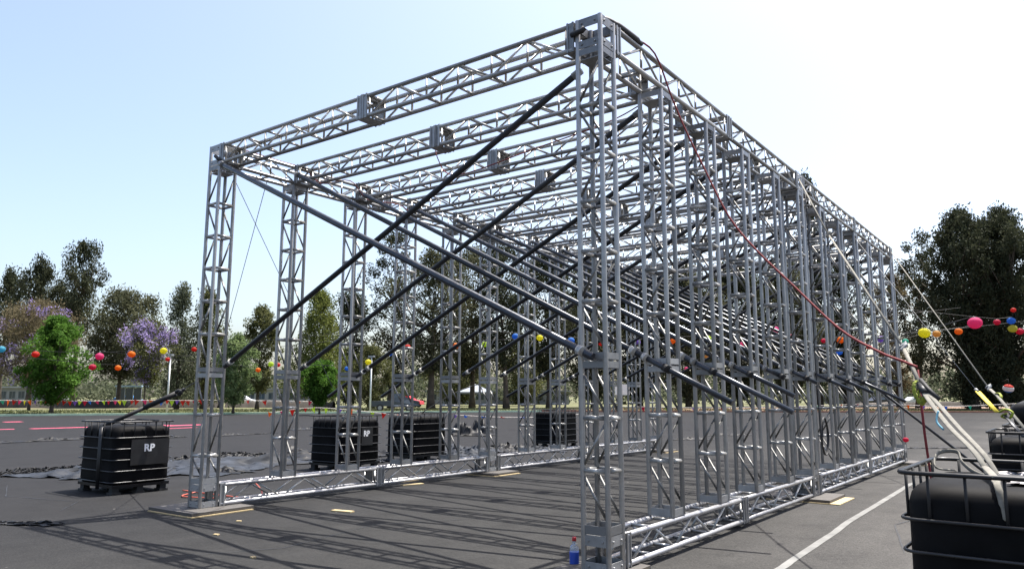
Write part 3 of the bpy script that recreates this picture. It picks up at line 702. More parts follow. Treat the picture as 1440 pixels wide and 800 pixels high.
# ------------------------------------------------------------------ trees
def leaves_mesh(name, C_, S, dirs, tint, mats, matidx, rg):
    n = len(C_)
    d = dirs + rg.standard_normal((n, 3)) * .9; d /= np.linalg.norm(d, axis=1)[:, None]
    w = np.cross(d, rg.standard_normal((n, 3))); w /= np.linalg.norm(w, axis=1)[:, None]
    L = S[:, None]; P = np.empty((n, 4, 3))
    P[:, 0] = C_ - d * L * .5; P[:, 1] = C_ + w * L * .23; P[:, 2] = C_ + d * L * .5; P[:, 3] = C_ - w * L * .23
    me = bpy.data.meshes.new(name); me.vertices.add(4 * n); me.vertices.foreach_set('co', P.reshape(-1).astype(np.float32))
    me.loops.add(4 * n); me.loops.foreach_set('vertex_index', np.arange(4 * n, dtype=np.int32))
    me.polygons.add(n); me.polygons.foreach_set('loop_start', np.arange(0, 4 * n, 4, dtype=np.int32)); me.polygons.foreach_set('loop_total', np.full(n, 4, np.int32))
    for m_ in mats: me.materials.append(m_)
    me.polygons.foreach_set('material_index', matidx.astype(np.int32))
    a = me.attributes.new('tint', 'FLOAT', 'FACE'); a.data.foreach_set('value', tint.astype(np.float32))
    me.update(calc_edges=True); me.validate(); return me

def prof_round(t): return math.sqrt(max(0, 1 - (2 * t - 1) ** 2)) * (1.0 if t > .4 else .9)
def prof_cone(t): return (1 - t) ** .62 * min(1, t * 7 + .45)
def prof_col(t): return (min(1, t * 4 + .25)) * (1 - t ** 3) * .95 + .05
def prof_vase(t): return (.30 + .75 * t) * math.sqrt(max(0, 1 - max(0, (t - .6) / .4) ** 2))
PROF = dict(round=prof_round, cone=prof_cone, col=prof_col, vase=prof_vase)

def tree(name, label, base, H, z0, rad, prof, leaf, nclump, per, csize, lsize, seed, bark='bark', tr=.018, up=.4, flowers=0., mats2=None, cat='tree', group=None, lean=(0, 0), solid=.45, drop=0., ragged_=.25, limbs=26):
    """H total height, z0 height of the crown's underside, rad greatest crown radius; leaf clumps spread through the crown's volume"""
    rg = np.random.default_rng(seed); q = random.Random(seed)
    t_ = thing(name, base, label, cat, group)
    ch = H - z0; cl = []
    lobes = [(q.uniform(0, 6.28), q.uniform(.1, .95), q.uniform(.6, 1.25)) for _ in range(9)]
    tries = 0
    while len(cl) < nclump and tries < nclump * 8:
        tries += 1
        t = q.random() ** (.9); th = q.uniform(0, 2 * math.pi)
        k = 1 + ragged_ * math.sin(2 * th + 5 * t + seed) + ragged_ * .7 * math.sin(3 * th - 9 * t + 2 * seed)
        for (lt, lz, ls) in lobes:
            dth = abs((th - lt + math.pi) % (2 * math.pi) - math.pi)
            if dth < .6 and abs(t - lz) < .13: k *= ls
        r = PROF[prof](t) * rad * k * (q.random() ** solid)
        if drop and math.sin(7.1 * t + 2.3 * th + seed) + math.sin(4.3 * th - 6 * t + 2 * seed) > 2 - drop * 2: continue
        cl.append((r * math.cos(th) + lean[0] * t, r * math.sin(th) + lean[1] * t, z0 + ch * t))
    cl = np.array(cl); n = len(cl)
    cs = csize * rg.uniform(.55, 1.35, n)
    idx = np.repeat(np.arange(n), per)
    off = rg.standard_normal((n * per, 3)); off /= (np.linalg.norm(off, axis=1)[:, None] + 1e-6); off *= rg.random((n * per, 1)) ** .45
    off[:, 2] *= .75 + up * .8
    P = cl[idx] + off * cs[idx][:, None]
    keep = P[:, 2] > .25; P, idx = P[keep], idx[keep]
    ct = rg.random(n); tint = np.clip(ct[idx] * .65 + rg.random(len(idx)) * .35, 0, 1)
    S = lsize * rg.uniform(.4, 1.5, len(idx)); dirs = np.zeros((len(idx), 3)); dirs[:, 2] = up * 2
    mi = np.zeros(len(idx), np.int32); mats = [leaf]
    if flowers:
        tt_ = (cl[:, 2] - z0) / ch; rr_ = np.hypot(cl[:, 0], cl[:, 1]) / rad
        fl = (rg.random(n) < flowers * np.clip(.25 + .6 * tt_ + .5 * rr_, 0, 1.2)); mi[fl[idx] & (rg.random(len(idx)) < .8)] = 1; mats.append(M['flower'])
    obj('crown', leaves_mesh('crown', P, S, dirs, tint, mats, mi, rg), t_)
    # trunk with limbs
    b = MB(); r0 = H * tr; top = z0 + ch * (.82 if prof in ('cone', 'col') else .55)
    pts = []; m_ = 9
    for i in range(m_ + 1):
        f = i / m_; pts.append(Vector((lean[0] * f * .7 + .12 * math.sin(f * 5 + seed) * r0 * 3 * f, lean[1] * f * .7 + .12 * math.cos(f * 4 + seed) * r0 * 3 * f, f * top)))
    b.tube(pts, [r0 * (1.35 if i == 0 else 1) * (1 - .85 * i / m_) for i in range(m_ + 1)], 8)
    order = sorted(range(n), key=lambda i: -math.hypot(cl[i, 0], cl[i, 1]) + q.uniform(0, rad * .8))[:limbs]
    for i in order:
        c_ = Vector(cl[i]); hz = max(z0 * .75, min(top * .95, c_.z - math.hypot(c_.x, c_.y) * q.uniform(.5, 1.0)))
        f = min(1, hz / top); j = int(f * m_); s_ = pts[min(j, m_)].copy(); s_.z = hz
        mid = s_.lerp(c_, .5) + Vector((q.uniform(-.1, .1), q.uniform(-.1, .1), -.06)) * (c_ - s_).length
        rr = max(.018, r0 * .34 * (1 - .55 * f)); b.tube([s_, mid, c_], [rr, rr * .65, rr * .25], 5)
    b.build('trunk', M[bark], t_)
    return t_

def ptree(name, label, px, depth, ytop, ybot, wpx, prof, leaf, seed, dens=1., cfrac=.20, lpx=2.6, **kw):
    base = spot(px, depth); base.z = GZ + .08
    hz = at(px, ytop, depth).z - base.z; z0 = max(.3, at(px, ybot, depth).z - base.z); rad = wpx * depth / FOC
    cs = cfrac * rad * 1.6; ls = lpx * depth / FOC * 1.6
    nclump = int(90 * dens); per = kw.pop('per', 110)
    return tree(name, label, base, hz - cs * .5, z0, rad * .88, prof, M[leaf], nclump, per, cs, ls, seed, **kw)

T = ptree
G1 = 'trees behind the lot'
# by the strut tank
T('evergreen_tree', 'tall dark feathery evergreen rising behind the jacaranda, tallest beyond the strut tank', 102, 92, 334, 470, 33, 'round', 'leaf_dark', 1, 1.3, .17, 2.0, up=.9, drop=.75, ragged_=.35, group=G1, per=90, limbs=50)
T('evergreen_tree', 'dark spiky evergreen with several pointed tops behind the olive brown jacaranda', 40, 96, 362, 490, 40, 'col', 'leaf_dark', 2, 1.7, .15, 2.0, up=1.3, ragged_=.45, drop=.5, group=G1, per=90)
T('evergreen_tree', 'dark pointed evergreen at the end of the row beyond the strut tank', -2, 98, 374, 500, 28, 'col', 'leaf_dark', 3, 1.2, .18, 2.0, up=1.3, ragged_=.4, drop=.5, group=G1, per=90)
T('evergreen_tree', 'low dark evergreen between the two taller ones behind the jacaranda', 74, 94, 398, 500, 26, 'round', 'leaf_dark', 34, 1.0, .18, 2.0, up=.8, drop=.4, group=G1)
T('jacaranda_tree', 'thin olive brown jacaranda with lilac blossom around its top', 42, 72, 420, 535, 72, 'round', 'leaf_brown', 4, 2.3, .11, 1.9, flowers=.16, bark='bark', ragged_=.2, limbs=60, tr=.013, drop=.25)
T('leafy_tree', 'bright green young tree at the mint kerb', 74, 59.5, 443, 564, 44, 'round', 'leaf_bright', 5, 2.2, .14, 2.6, tr=.022, solid=.5, up=.1, ragged_=.5, drop=.35, limbs=50)
T('broad_tree', 'broad dark round-crowned tree behind the lilac jacaranda', 166, 88, 404, 528, 64, 'round', 'leaf_euc', 6, 2.8, .12, 2.1, tr=.022, drop=.45, ragged_=.2, limbs=50)
T('jacaranda_tree', 'lilac flowering jacaranda before the broad dark tree', 203, 74, 450, 540, 44, 'vase', 'leaf_olive', 7, 1.7, .13, 1.9, flowers=.62, limbs=50, tr=.013, drop=.4)
T('slender_tree', 'slender grey green tree beside the lilac jacaranda', 249, 80, 400, 566, 36, 'cone', 'leaf_grey', 8, 1.3, .19, 1.9, up=1.0, ragged_=.4, drop=.4)
T('slender_tree', 'slender green tree seen through the corner lattice column', 285, 82, 406, 566, 38, 'cone', 'leaf_olive', 9, 1.4, .19, 1.9, up=.9, ragged_=.4, drop=.3)
T('leafy_tree', 'small pale green tree between the first two lattice columns of the tarpaulin row', 329, 62, 470, 566, 29, 'round', 'leaf_mid', 10, 1.3, .19, 2.2, ragged_=.3)
T('leafy_tree', 'loose olive green tree with airy crown beside the small pale green one', 362, 80, 428, 550, 34, 'round', 'leaf_olive', 11, 1.5, .16, 2.0, drop=.5, ragged_=.3)
T('conifer_tree', 'yellow green pointed conifer between the second and third lattice columns', 447, 78, 404, 556, 58, 'cone', 'leaf_conifer', 12, 2.2, .14, 2.0, up=.3, ragged_=.3)
T('leafy_tree', 'small round bright tree before the yellow green conifer', 450, 60, 504, 566, 25, 'round', 'leaf_bright', 13, 1.2, .17, 2.4, ragged_=.4, drop=.3)
T('evergreen_tree', 'dark ragged evergreen beside the yellow green conifer', 492, 92, 408, 562, 38, 'round', 'leaf_dark', 14, 1.6, .17, 2.1, drop=.45)
T('olive_bush', 'olive bushy tree low behind the third lattice column', 520, 76, 486, 572, 30, 'round', 'leaf_olive', 15, 1.1, .18, 2.0, drop=.3)
T('eucalyptus_tree', 'tall open eucalyptus with sky showing through its clumps', 550, 90, 316, 540, 46, 'round', 'leaf_dark', 16, 1.2, .15, 2.1, drop=.8, ragged_=.35, limbs=70, up=.1)
T('eucalyptus_tree', 'big dark eucalyptus with a thick straight trunk behind the crossing braces', 606, 84, 345, 522, 60, 'round', 'leaf_euc', 17, 2.4, .13, 2.1, drop=.55, tr=.024, limbs=60)
T('eucalyptus_tree', 'open eucalyptus with pale gaps behind the middle lattice columns', 664, 92, 340, 532, 48, 'round', 'leaf_euc', 18, 1.8, .14, 2.1, drop=.65, limbs=60)
T('eucalyptus_tree', 'dark eucalyptus with slim leaning trunk behind the seventh lattice column', 712, 86, 335, 518, 50, 'round', 'leaf_dark', 19, 2.0, .14, 2.1, drop=.5, lean=(-1, 0), limbs=50)
T('eucalyptus_tree', 'dense dark eucalyptus behind the lone tank', 772, 90, 345, 525, 52, 'round', 'leaf_dark', 20, 2.4, .14, 2.2, drop=.35, limbs=50)
T('leafy_tree', 'low olive tree filling the gap behind the lone tank', 735, 110, 470, 565, 42, 'round', 'leaf_olive', 21, 1.2, .18, 2.0, drop=.3)
T('leafy_tree', 'low olive tree with thin trunks behind the fifth lattice column', 642, 112, 480, 565, 46, 'round', 'leaf_olive', 22, 1.2, .18, 2.0, drop=.4)
# seen through the white line row
lab = ['dark evergreen seen through the first two white line columns', 'dark evergreen seen through the second and third white line columns', 'dark evergreen seen through the fourth white line column',
       'dark evergreen seen through the sixth white line column', 'dark evergreen seen through the eighth white line column']
for i, (px, d, yt, w) in enumerate(((835, 96, 362, 54), (900, 100, 372, 58), (968, 98, 362, 60), (1040, 104, 355, 58), (1110, 108, 350, 56))):
    T('evergreen_tree', lab[i], px, d, yt, 556, w, 'round', 'leaf_dark' if i % 2 else 'leaf_euc', 40 + i, 3.8, .13, 2.2, drop=.3, tr=.02, group=G1)
T('evergreen_tree', 'slender dark evergreen whose tip shows above the roof edge', 1150, 112, 234, 540, 34, 'cone', 'leaf_dark', 46, 1.8, .2, 2.1, up=1.1, ragged_=.4)
T('evergreen_tree', 'dark evergreen seen through the far end columns of the white line row', 1190, 112, 355, 556, 46, 'round', 'leaf_dark', 47, 2.0, .15, 2.2, drop=.35)
T('leafy_tree', 'thin brownish tree right beyond the far end column', 1264, 104, 380, 556, 34, 'round', 'leaf_brown', 48, 1.3, .15, 2.0, drop=.6, limbs=60)
T('leafy_tree', 'sparse dark tree with bare gaps beside the huge dark evergreens', 1292, 98, 316, 520, 36, 'vase', 'leaf_dark', 49, .9, .16, 2.1, drop=.7, limbs=50, lean=(1.5, 0))
T('evergreen_tree', 'huge dense dark evergreen over the pink lantern', 1368, 84, 286, 566, 66, 'round', 'leaf_dark', 50, 6.0, .11, 2.3, up=.7, ragged_=.4, tr=.026, limbs=40, drop=.3, solid=.55)
T('evergreen_tree', 'dense dark evergreen between the pink and the blue lanterns', 1396, 92, 305, 566, 56, 'round', 'leaf_dark', 54, 4.0, .12, 2.3, up=.7, ragged_=.35, drop=.2, solid=.55)
T('evergreen_tree', 'huge dense dark evergreen rising beside the blue lantern', 1430, 82, 284, 566, 62, 'round', 'leaf_dark', 51, 5.0, .11, 2.3, up=.7, ragged_=.4, tr=.026, drop=.3, solid=.55)
T('evergreen_tree', 'huge dark evergreen beyond the last tank, mostly out of view', 1506, 86, 300, 560, 64, 'col', 'leaf_dark', 52, 3.0, .14, 2.3, up=.7)
# a far wood closing the view
rg = np.random.default_rng(77); PP = []; TT = []; SS = []
for i in range(150):
    px = -160 + i * 12 + rg.uniform(-6, 6); dpt = rg.uniform(125, 175); bs = spot(px, dpt); hh = rg.uniform(3.5, 9.5); w = rg.uniform(2.5, 5)
    n = 260; o_ = rg.standard_normal((n, 3)); o_ /= np.linalg.norm(o_, axis=1)[:, None]; o_ *= rg.random((n, 1)) ** .4
    PP.append(np.array(bs)[None] + np.stack([o_[:, 0] * w, o_[:, 1] * w, hh * .5 + o_[:, 2] * hh * .5], 1)); TT.append(np.clip(rg.random() * .7 + rg.random(n) * .3, 0, 1)); SS.append(np.full(n, .95) * rg.uniform(.6, 1.2, n))
PP = np.concatenate(PP); n = len(PP)
o = obj('far_wood', leaves_mesh('far_wood', PP, np.concatenate(SS), np.zeros((n, 3)), np.concatenate(TT), [M['leaf_grey']], np.zeros(n), rg))
tag(o, 'far green wood closing the view behind the park trees', 'trees', kind='stuff')

# grass tufts on the lawn edge
rg = np.random.default_rng(3); V = []; n = 26000
a = rg.random(n); seg = (a * 8).astype(int) + 2; KA = np.array(KERB)
f = rg.random(n)[:, None]; P = KA[seg] * (1 - f) + KA[np.minimum(seg + 1, len(KA) - 1)] * f
d_ = KA[np.minimum(seg + 1, len(KA) - 1)] - KA[seg]; nrm = np.stack([-d_[:, 1], d_[:, 0]], 1); nrm /= np.linalg.norm(nrm, axis=1)[:, None]
P = P + nrm * (.3 + 17 * rg.random(n)[:, None] ** 1.4)
th = rg.uniform(0, 6.28, n); hgt = rg.uniform(.05, .16, n); wd = rg.uniform(.03, .08, n)
co = np.empty((n, 3, 3)); co[:, 0] = np.stack([P[:, 0] - wd * np.cos(th), P[:, 1] - wd * np.sin(th), np.full(n, GZ + .10)], 1)
co[:, 1] = np.stack([P[:, 0] + wd * np.cos(th), P[:, 1] + wd * np.sin(th), np.full(n, GZ + .10)], 1)
co[:, 2] = np.stack([P[:, 0] + rg.uniform(-.05, .05, n), P[:, 1] + rg.uniform(-.05, .05, n), GZ + .10 + hgt], 1)
me = bpy.data.meshes.new('grass'); me.from_pydata(co.reshape(-1, 3).tolist(), [], np.arange(3 * n).reshape(-1, 3).tolist()); me.materials.append(M['blade'])
tag(obj('grass', me), 'short dry grass growing along the kerb', 'grass', kind='stuff')

# ------------------------------------------------------------------ lanterns on strings
LC = dict(cyan=(.10, .42, .55), red=(.60, .05, .03), pink=(.72, .09, .26), crimson=(.55, .03, .09), orange=(.75, .24, .02), yellow=(.75, .70, .05), blue=(.06, .24, .62), lime=(.52, .66, .08),
          purple=(.30, .16, .55), teal=(.08, .45, .33), magenta=(.62, .03, .24), amber=(.62, .36, .10), olive=(.50, .46, .08), white=(.75, .72, .7))
for k_, c_ in LC.items():
    m, t, b = nodes_of('paper_' + k_); b.inputs['Base Color'].default_value = (*c_, 1); b.inputs['Roughness'].default_value = .75
    n_ = noise(t, 9); r_ = ramp(t, n_.outputs[0], [(.3, tuple(x * .85 for x in c_)), (.7, c_)]); t.links.new(r_.outputs[0], b.inputs['Base Color'])
    tr = t.nodes.new('ShaderNodeBsdfTranslucent'); t.links.new(r_.outputs[0], tr.inputs[0]); mxs = t.nodes.new('ShaderNodeMixShader'); mxs.inputs[0].default_value = .62
    t.links.new(b.outputs[0], mxs.inputs[1]); t.links.new(tr.outputs[0], mxs.inputs[2]); t.links.new(mxs.outputs[0], t.nodes['Material Output'].inputs[0]); M['p_' + k_] = m
_lm = {}
def lantern_mesh(c):
    if c not in _lm:
        b = MB(); prof = []
        for i in range(25):
            ph = math.pi * (.06 + .88 * i / 24); r = math.sin(ph) * (1 + (.02 if i % 2 else -.015)); prof.append((r, -.86 * math.cos(ph)))
        b.lathe(prof, 18); _lm[c] = b.data('shade', M['p_' + c])
    return _lm[c]
b = MB(); b.tube([(math.cos(i * .5236) * .22, math.sin(i * .5236) * .22, .86) for i in range(12)], .03, 5, True); b.tube([(-.22, 0, .86), (0, 0, 1.06), (.22, 0, .86)], .018, 4); ME_HOOP = b.data('wire_hoop', M['rope_grey'])
LN = [  # string, px, py, radius px, colour, where
 (0, 2, 491, 5.2, 'cyan', 'before the olive brown jacaranda'), (0, 50, 498, 5, 'red', 'before the bright young tree'), (0, 140, 501, 5.6, 'pink', 'before the broad dark tree'), (0, 185, 498, 5.2, 'orange', 'before the lilac jacaranda'), (0, 230, 493, 5, 'yellow', 'beside the lilac jacaranda'), (0, 273, 491, 3.6, 'red', 'beside the corner column over the strut tank'),
 (1, 130, 516, 4.8, 'crimson', 'below the pink lantern by the broad dark tree'), (1, 166, 517, 4.2, 'orange', 'low in the shade of the broad dark tree'), (1, 236, 505, 3.2, 'red', 'at the top of the white lamp post'),
 (2, 363, 520, 3.6, 'orange', 'before the loose olive tree'), (2, 381, 512, 4, 'lime', 'beside the second tarpaulin row column'), (2, 391, 513, 3.4, 'red', 'inside the second tarpaulin row column'), (2, 488, 518, 3.4, 'blue', 'inside the third tarpaulin row column'), (2, 518, 509, 4.5, 'yellow', 'beside the third tarpaulin row column'), (2, 548, 497, 3.8, 'blue', 'beside the fourth tarpaulin row column'), (2, 573, 488, 4.4, 'red', 'inside the fourth tarpaulin row column'), (2, 641, 486, 4.6, 'orange', 'inside the fifth tarpaulin row column'), (2, 682, 484, 4.4, 'lime', 'inside the sixth tarpaulin row column'),
 (3, 725, 473, 5.0, 'blue', 'beside the seventh tarpaulin row column'), (3, 759, 475, 4.8, 'yellow', 'just past the seventh tarpaulin row column'), (3, 803, 479, 5.2, 'blue', 'above the end of the front brace tube'), (3, 846, 482, 5, 'red', 'inside the bottle corner column'), (3, 897, 481, 4, 'purple', 'between the bottle corner column and the next'), (3, 945, 479, 5.4, 'orange', 'inside the second white line column'), (3, 996, 476, 4.6, 'lime', 'inside the third white line column'), (3, 1048, 467, 4.4, 'blue', 'inside the fourth white line column'), (3, 1090, 464, 5.6, 'magenta', 'inside the fifth white line column'),
 (4, 965, 518, 2.6, 'pink', 'tiny, between the second and third white line columns'), (4, 995, 501, 4, 'amber', 'low behind the third white line column'), (4, 1044, 484, 4, 'pink', 'below the blue one in the fourth white line column'), (4, 1113, 473, 3.6, 'crimson', 'beside the magenta lantern'), (4, 1158, 479, 3.6, 'crimson', 'next to the orange lantern on the red rope'), (4, 1182, 478, 5.2, 'orange', 'just under the red rope'), (4, 1239, 477, 5.4, 'purple', 'inside the last columns of the white line row'),
 (5, 1180, 495, 4.6, 'blue', 'just below the orange lantern under the red rope'), (5, 1222, 488, 3.8, 'red', 'dim, beside the purple lantern'), (5, 1273, 480, 4.4, 'teal', 'touching the cream guy rope'), (5, 1300, 468, 8, 'yellow', 'large, between the two guy ropes'), (5, 1317, 469.5, 5.4, 'amber', 'beside the large yellow lantern'), (5, 1348, 466, 5.2, 'orange', 'touching the second guy rope'), (5, 1371, 454, 9.4, 'pink', 'large and oval before the huge evergreen'),
 (6, 1402, 453, 4.6, 'crimson', 'beside the large pink lantern'), (6, 1422, 451, 5.4, 'blue', 'before the huge evergreen'), (6, 1425, 436, 3.6, 'red', 'high above the blue lantern'), (6, 1424, 462, 6, 'olive', 'right under the blue lantern'), (6, 1434, 466, 5, 'crimson', 'touching the olive lantern'),
]
strings = {}
for (st, px, py, rp, c_, where) in LN:
    dia = .34 if rp < 7 else .42
    depth = dia / 2 * FOC / rp
    depth = min(depth, 46); dd_ = {0: 34, 1: 36, 2: 42, 3: 36, 4: 42, 5: 33, 6: 34}[st]
    depth = dd_ if rp < 7 else 24
    r = rp * depth / FOC; p = at(px, py, depth)
    t_ = thing('paper_lantern', p, '%s paper lantern hanging %s' % (c_, where), 'lantern', 'paper lanterns on strings')
    t_.rotation_euler = (rnd.uniform(-.15, .15), rnd.uniform(-.15, .15), rnd.uniform(0, 3))
    s_ = obj('shade', lantern_mesh(c_), t_, Matrix.Diagonal((r, r, r, 1))); obj('wire_hoop', ME_HOOP, t_, Matrix.Diagonal((r, r, r, 1)))
    strings.setdefault(st, []).append(p + Vector((0, 0, r * 1.02)))
SL = ['over the strut tank', 'low before the broad dark tree', 'behind the tarpaulin row', 'behind the bottle corner column', 'behind the white line row', 'between the guy ropes', 'over the last tanks']
for st, ps in strings.items():
    ps = sorted(ps, key=lambda p: (p - CAM).dot(RGT)); d0 = (ps[0] - ps[-1]).normalized() * 9; d0.z = .9
    ps = [ps[0] + d0] + ps + [ps[-1] + Vector((-d0.x, -d0.y, .9))]
    pts = []
    for a, c in zip(ps[:-1], ps[1:]): pts += sagged(a, c, min(.05, (a - c).length * .01), 4)[:-1]
    cable('lantern_string', pts + [ps[-1]], .008, 'black_cable', 'thin dark string of paper lanterns %s' % SL[st], 'string', 4)

# ------------------------------------------------------------------ bunting
FC = ['red', 'teal', 'crimson', 'yellow', 'blue', 'orange', 'purple', 'pink', 'red', 'lime']
_fm = {}
def flag_mesh(c):
    if c not in _fm:
        b = MB(); n = len(b.v); b.v += [(-.5, -.012, 0), (.5, -.012, 0), (0.05, .05, -1.1), (-.5, .012, 0), (.5, .012, 0), (0.05, .075, -1.1)]
        b.f += [(0, 1, 2), (5, 4, 3), (0, 3, 4, 1), (1, 4, 5, 2), (2, 5, 3, 0)]; b.sm += [0] * 5; _fm[c] = b.data('flag', M['p_' + c])
    return _fm[c]
def bunting(ctrl, step, size, label, seed, cord='white'):
    q = random.Random(seed); P = [at(px, py, d) for px, py, d in ctrl]; t_ = thing('bunting', P[0], label, 'bunting', 'strings of coloured flags')
    path = smooth_path(P, 16); b = MB(); b.tube([p - P[0] for p in path], .018, 4); b.build('cord', M['p_' + cord], t_)
    acc = 0
    for a, c in zip(path[:-1], path[1:]):
        L = (c - a).length; 
        while acc < L:
            p = a.lerp(c, acc / L) - P[0]; s = size * q.uniform(.7, 1.15); d = (c - a); rz = math.atan2(d.y, d.x) + q.uniform(-.5, .5)
            obj('flag', flag_mesh(q.choice(FC)), t_, Matrix.Translation(p) @ Matrix.Rotation(rz, 4, 'Z') @ Matrix.Rotation(q.uniform(-.35, .35), 4, 'Y') @ Matrix.Diagonal((s, s, s, 1)))
            acc += step * q.uniform(.7, 1.4)
        acc -= L
bunting([(-40, 562, 62), (40, 563, 61), (130, 563.5, 61), (200, 562.5, 62), (280, 563, 64)], .42, .40, 'long white cord of coloured flags along the lawn behind the strut tank', 1)
bunting([(282, 562, 64), (360, 563, 64), (450, 564, 66)], 1.0, .36, 'cord of widely spaced coloured flags along the lawn behind the first tarpaulin row columns', 2)
bunting([(380, 580, 52), (440, 573, 52), (500, 577, 51), (560, 583, 50), (620, 587, 50)], .8, .36, 'cord of coloured flags dipping towards the asphalt by the other RP tank', 3)
bunting([(640, 583, 54), (700, 586, 53), (760, 586, 53), (815, 582, 54)], 1.1, .42, 'cord of coloured flags hanging low above the asphalt before the lone tank', 4)
bunting([(870, 571, 66), (1000, 573, 68), (1120, 571, 70), (1250, 566, 74)], 2.2, .40, 'cord of coloured flags low behind the white line row', 5)
bunting([(1255, 568, 60), (1340, 571, 60), (1450, 566, 60)], 1.7, .42, 'white cord with a few flags behind the last tanks', 6)

# ------------------------------------------------------------------ far park furniture and vehicles
M['grey_wall'] = simple('grey_wall', (.30, .31, .32), .8, var=.15, scale=.7)
M['pale_wall'] = simple('pale_wall', (.24, .245, .25), .8, var=.12, scale=.7)
M['roof_grey'] = simple('grey_blue_canvas', (.20, .23, .28), .7, var=.15)
M['roof_blue'] = simple('blue_grey_sheet', (.30, .42, .55), .5, var=.1)
M['glass'] = simple('dark_glass', (.05, .065, .075), .12, var=.2, spec=.8)
M['pole_white'] = simple('white_painted_pole', (.7, .72, .72), .5, var=.08)
M['matte'] = simple('dark_mottled_bank', (.035, .03, .024), .95, var=.4, scale=.6)  # dark brown tone of the low banks, varied at random
def facing(px, depth): 
    p = spot(px, depth); p.z = GZ + .09; return p
RZ = YAW
def building(px, depth, wpx, h, label, wall, roof, nwin):
    p = facing(px, depth); w = wpx * depth / FOC; t_ = thing('low_building', p, label, 'building'); t_.rotation_euler = (0, 0, RZ)
    b = MB(); b.box((-w / 2, 0, 0), (w / 2, 5, h)); b.build('wall', M[wall], t_)
    b = MB(); b.box((-w / 2 - .3, -.5, h + .002), (w / 2 + .3, 5.3, h + .22)); b.build('roof', M[roof], t_)
    for i in range(nwin):
        x = -w / 2 + w * (i + .5) / nwin; ww = w / nwin * .34
        b = MB(); b.box((x - ww, -.04, h * .35), (x + ww, .06, h * .82)); f_ = b.build('window', M['pale_wall'], t_)
        for s in (-1, 1):
            b = MB(); b.box((min(s * ww * .06, s * ww * .92) + x, -.06, h * .38), (max(s * ww * .06, s * ww * .92) + x, -.045, h * .79)); b.build('pane', M['glass'], f_)
building(30, 118, 90, 2.6, 'pale low building behind the bright young tree', 'pale_wall', 'grey_wall', 7)
building(390, 125, 120, 2.4, 'low grey building behind the small pale green tree', 'grey_wall', 'pale_wall', 8)
building(700, 130, 200, 2.2, 'long low grey building behind the eucalyptus trunks', 'grey_wall', 'grey_wall', 12)
building(1230, 150, 160, 2.4, 'low pale building beyond the far end columns', 'pale_wall', 'grey_wall', 9)
# glass shelter
p = facing(181, 96); t_ = thing('shelter', p, 'glass shelter with pale blue roof behind the broad dark tree', 'shelter'); t_.rotation_euler = (0, 0, RZ)
b = MB(); b.box((-1.7, -.3, 2.55), (1.7, 1.6, 2.72)); b.build('roof', M['roof_blue'], t_)
for x in (-1.6, -.53, .53, 1.6): rod('post', (x, .0, 0), (x, .0, 2.55), .05, t_, 'alu')
for x in (-1.07, 0, 1.07):
    b = MB(); b.box((x - .46, .05, .2), (x + .46, .07, 2.4)); b.build('pane', M['glass'], t_)
# dark bank behind the flags
def bank(px0, px1, depth, h, label):
    b = MB(); a, c = facing(px0, depth), facing(px1, depth); n = 40; v = []; f = []; q = random.Random(int(px0) + 7)
    dv = (c - a); nn = Vector((-dv.y, dv.x, 0)).normalized()
    for i in range(n + 1):
        p = a + dv * (i / n); hh = h * q.uniform(.75, 1.15)
        for (o_, z) in ((-1.0, -.1), (-.45, hh * .75), (0, hh), (.5, hh * .7), (1.1, -.1)): v.append(tuple(p - a + nn * (o_ + q.uniform(-.1, .1)) + Vector((0, 0, z))))
    for i in range(n):
        for j in range(4): f.append((i * 5 + j, i * 5 + j + 1, (i + 1) * 5 + j + 1, (i + 1) * 5 + j))
    o = obj('dark_bank', mesh('dark_bank', v, f, M['matte'], True)); o.location = a; tag(o, label, 'bank')
bank(-60, 310, 88, .95, 'dark bank behind the long cord of flags')
bank(320, 470, 92, .8, 'dark bank behind the small pale green tree')
bank(1200, 1500, 108, .7, 'dark bank behind the last tanks')
def lamp(px, depth, ytop, label, head=True):
    p = facing(px, depth); h = at(px, ytop, depth).z - p.z; t_ = thing('lamp_post', p, label, 'lamp post')
    b = MB(); b.tube([(0, 0, 0), (0, 0, h)], [.09, .06], 8); b.build('post', M['pole_white'], t_)
    b = MB(); b.box((-.35, -.12, h + .002), (.35, .12, h + .16)); o = b.build('lamp_head', M['grey_wall'], t_)
lamp(236, 64, 500, 'white lamp post by the lilac jacaranda')
lamp(521, 70, 502, 'lamp post with boxy head beside the third tarpaulin row column')
p = facing(875, 92); t_ = thing('sign_board', p, 'white board on posts seen between the first white line columns', 'sign')
t_.rotation_euler = (0, 0, RZ); b = MB(); b.box((-.9, -.04, 1.6), (.9, .04, 2.9)); b.build('panel', M['pole_white'], t_)
for x in (-.7, .7): rod('post', (x, .06, 0), (x, .06, 2.8), .05, t_, 'alu')
# canopy tent
p = facing(668, 104); t_ = thing('canopy_tent', p, 'grey blue peaked canopy tent behind the eucalyptus trunks', 'tent'); t_.rotation_euler = (0, 0, RZ)
me = mesh('canopy', [(-2.4, -2, 2.0), (2.4, -2, 2.0), (2.4, 2, 2.0), (-2.4, 2, 2.0), (0, 0, 3.1), (-2.4, -2, 1.75), (2.4, -2, 1.75), (2.4, 2, 1.75), (-2.4, 2, 1.75)],
          [(0, 1, 4), (1, 2, 4), (2, 3, 4), (3, 0, 4), (0, 5, 6, 1), (1, 6, 7, 2), (2, 7, 8, 3), (3, 8, 5, 0)], M['roof_grey']); obj('canopy', me, t_)
for sx in (-1, 1):
    for sy in (-1, 1): rod('leg', (sx * 2.3, sy * 1.9, 0), (sx * 2.3, sy * 1.9, 2.0), .04, t_, 'alu')
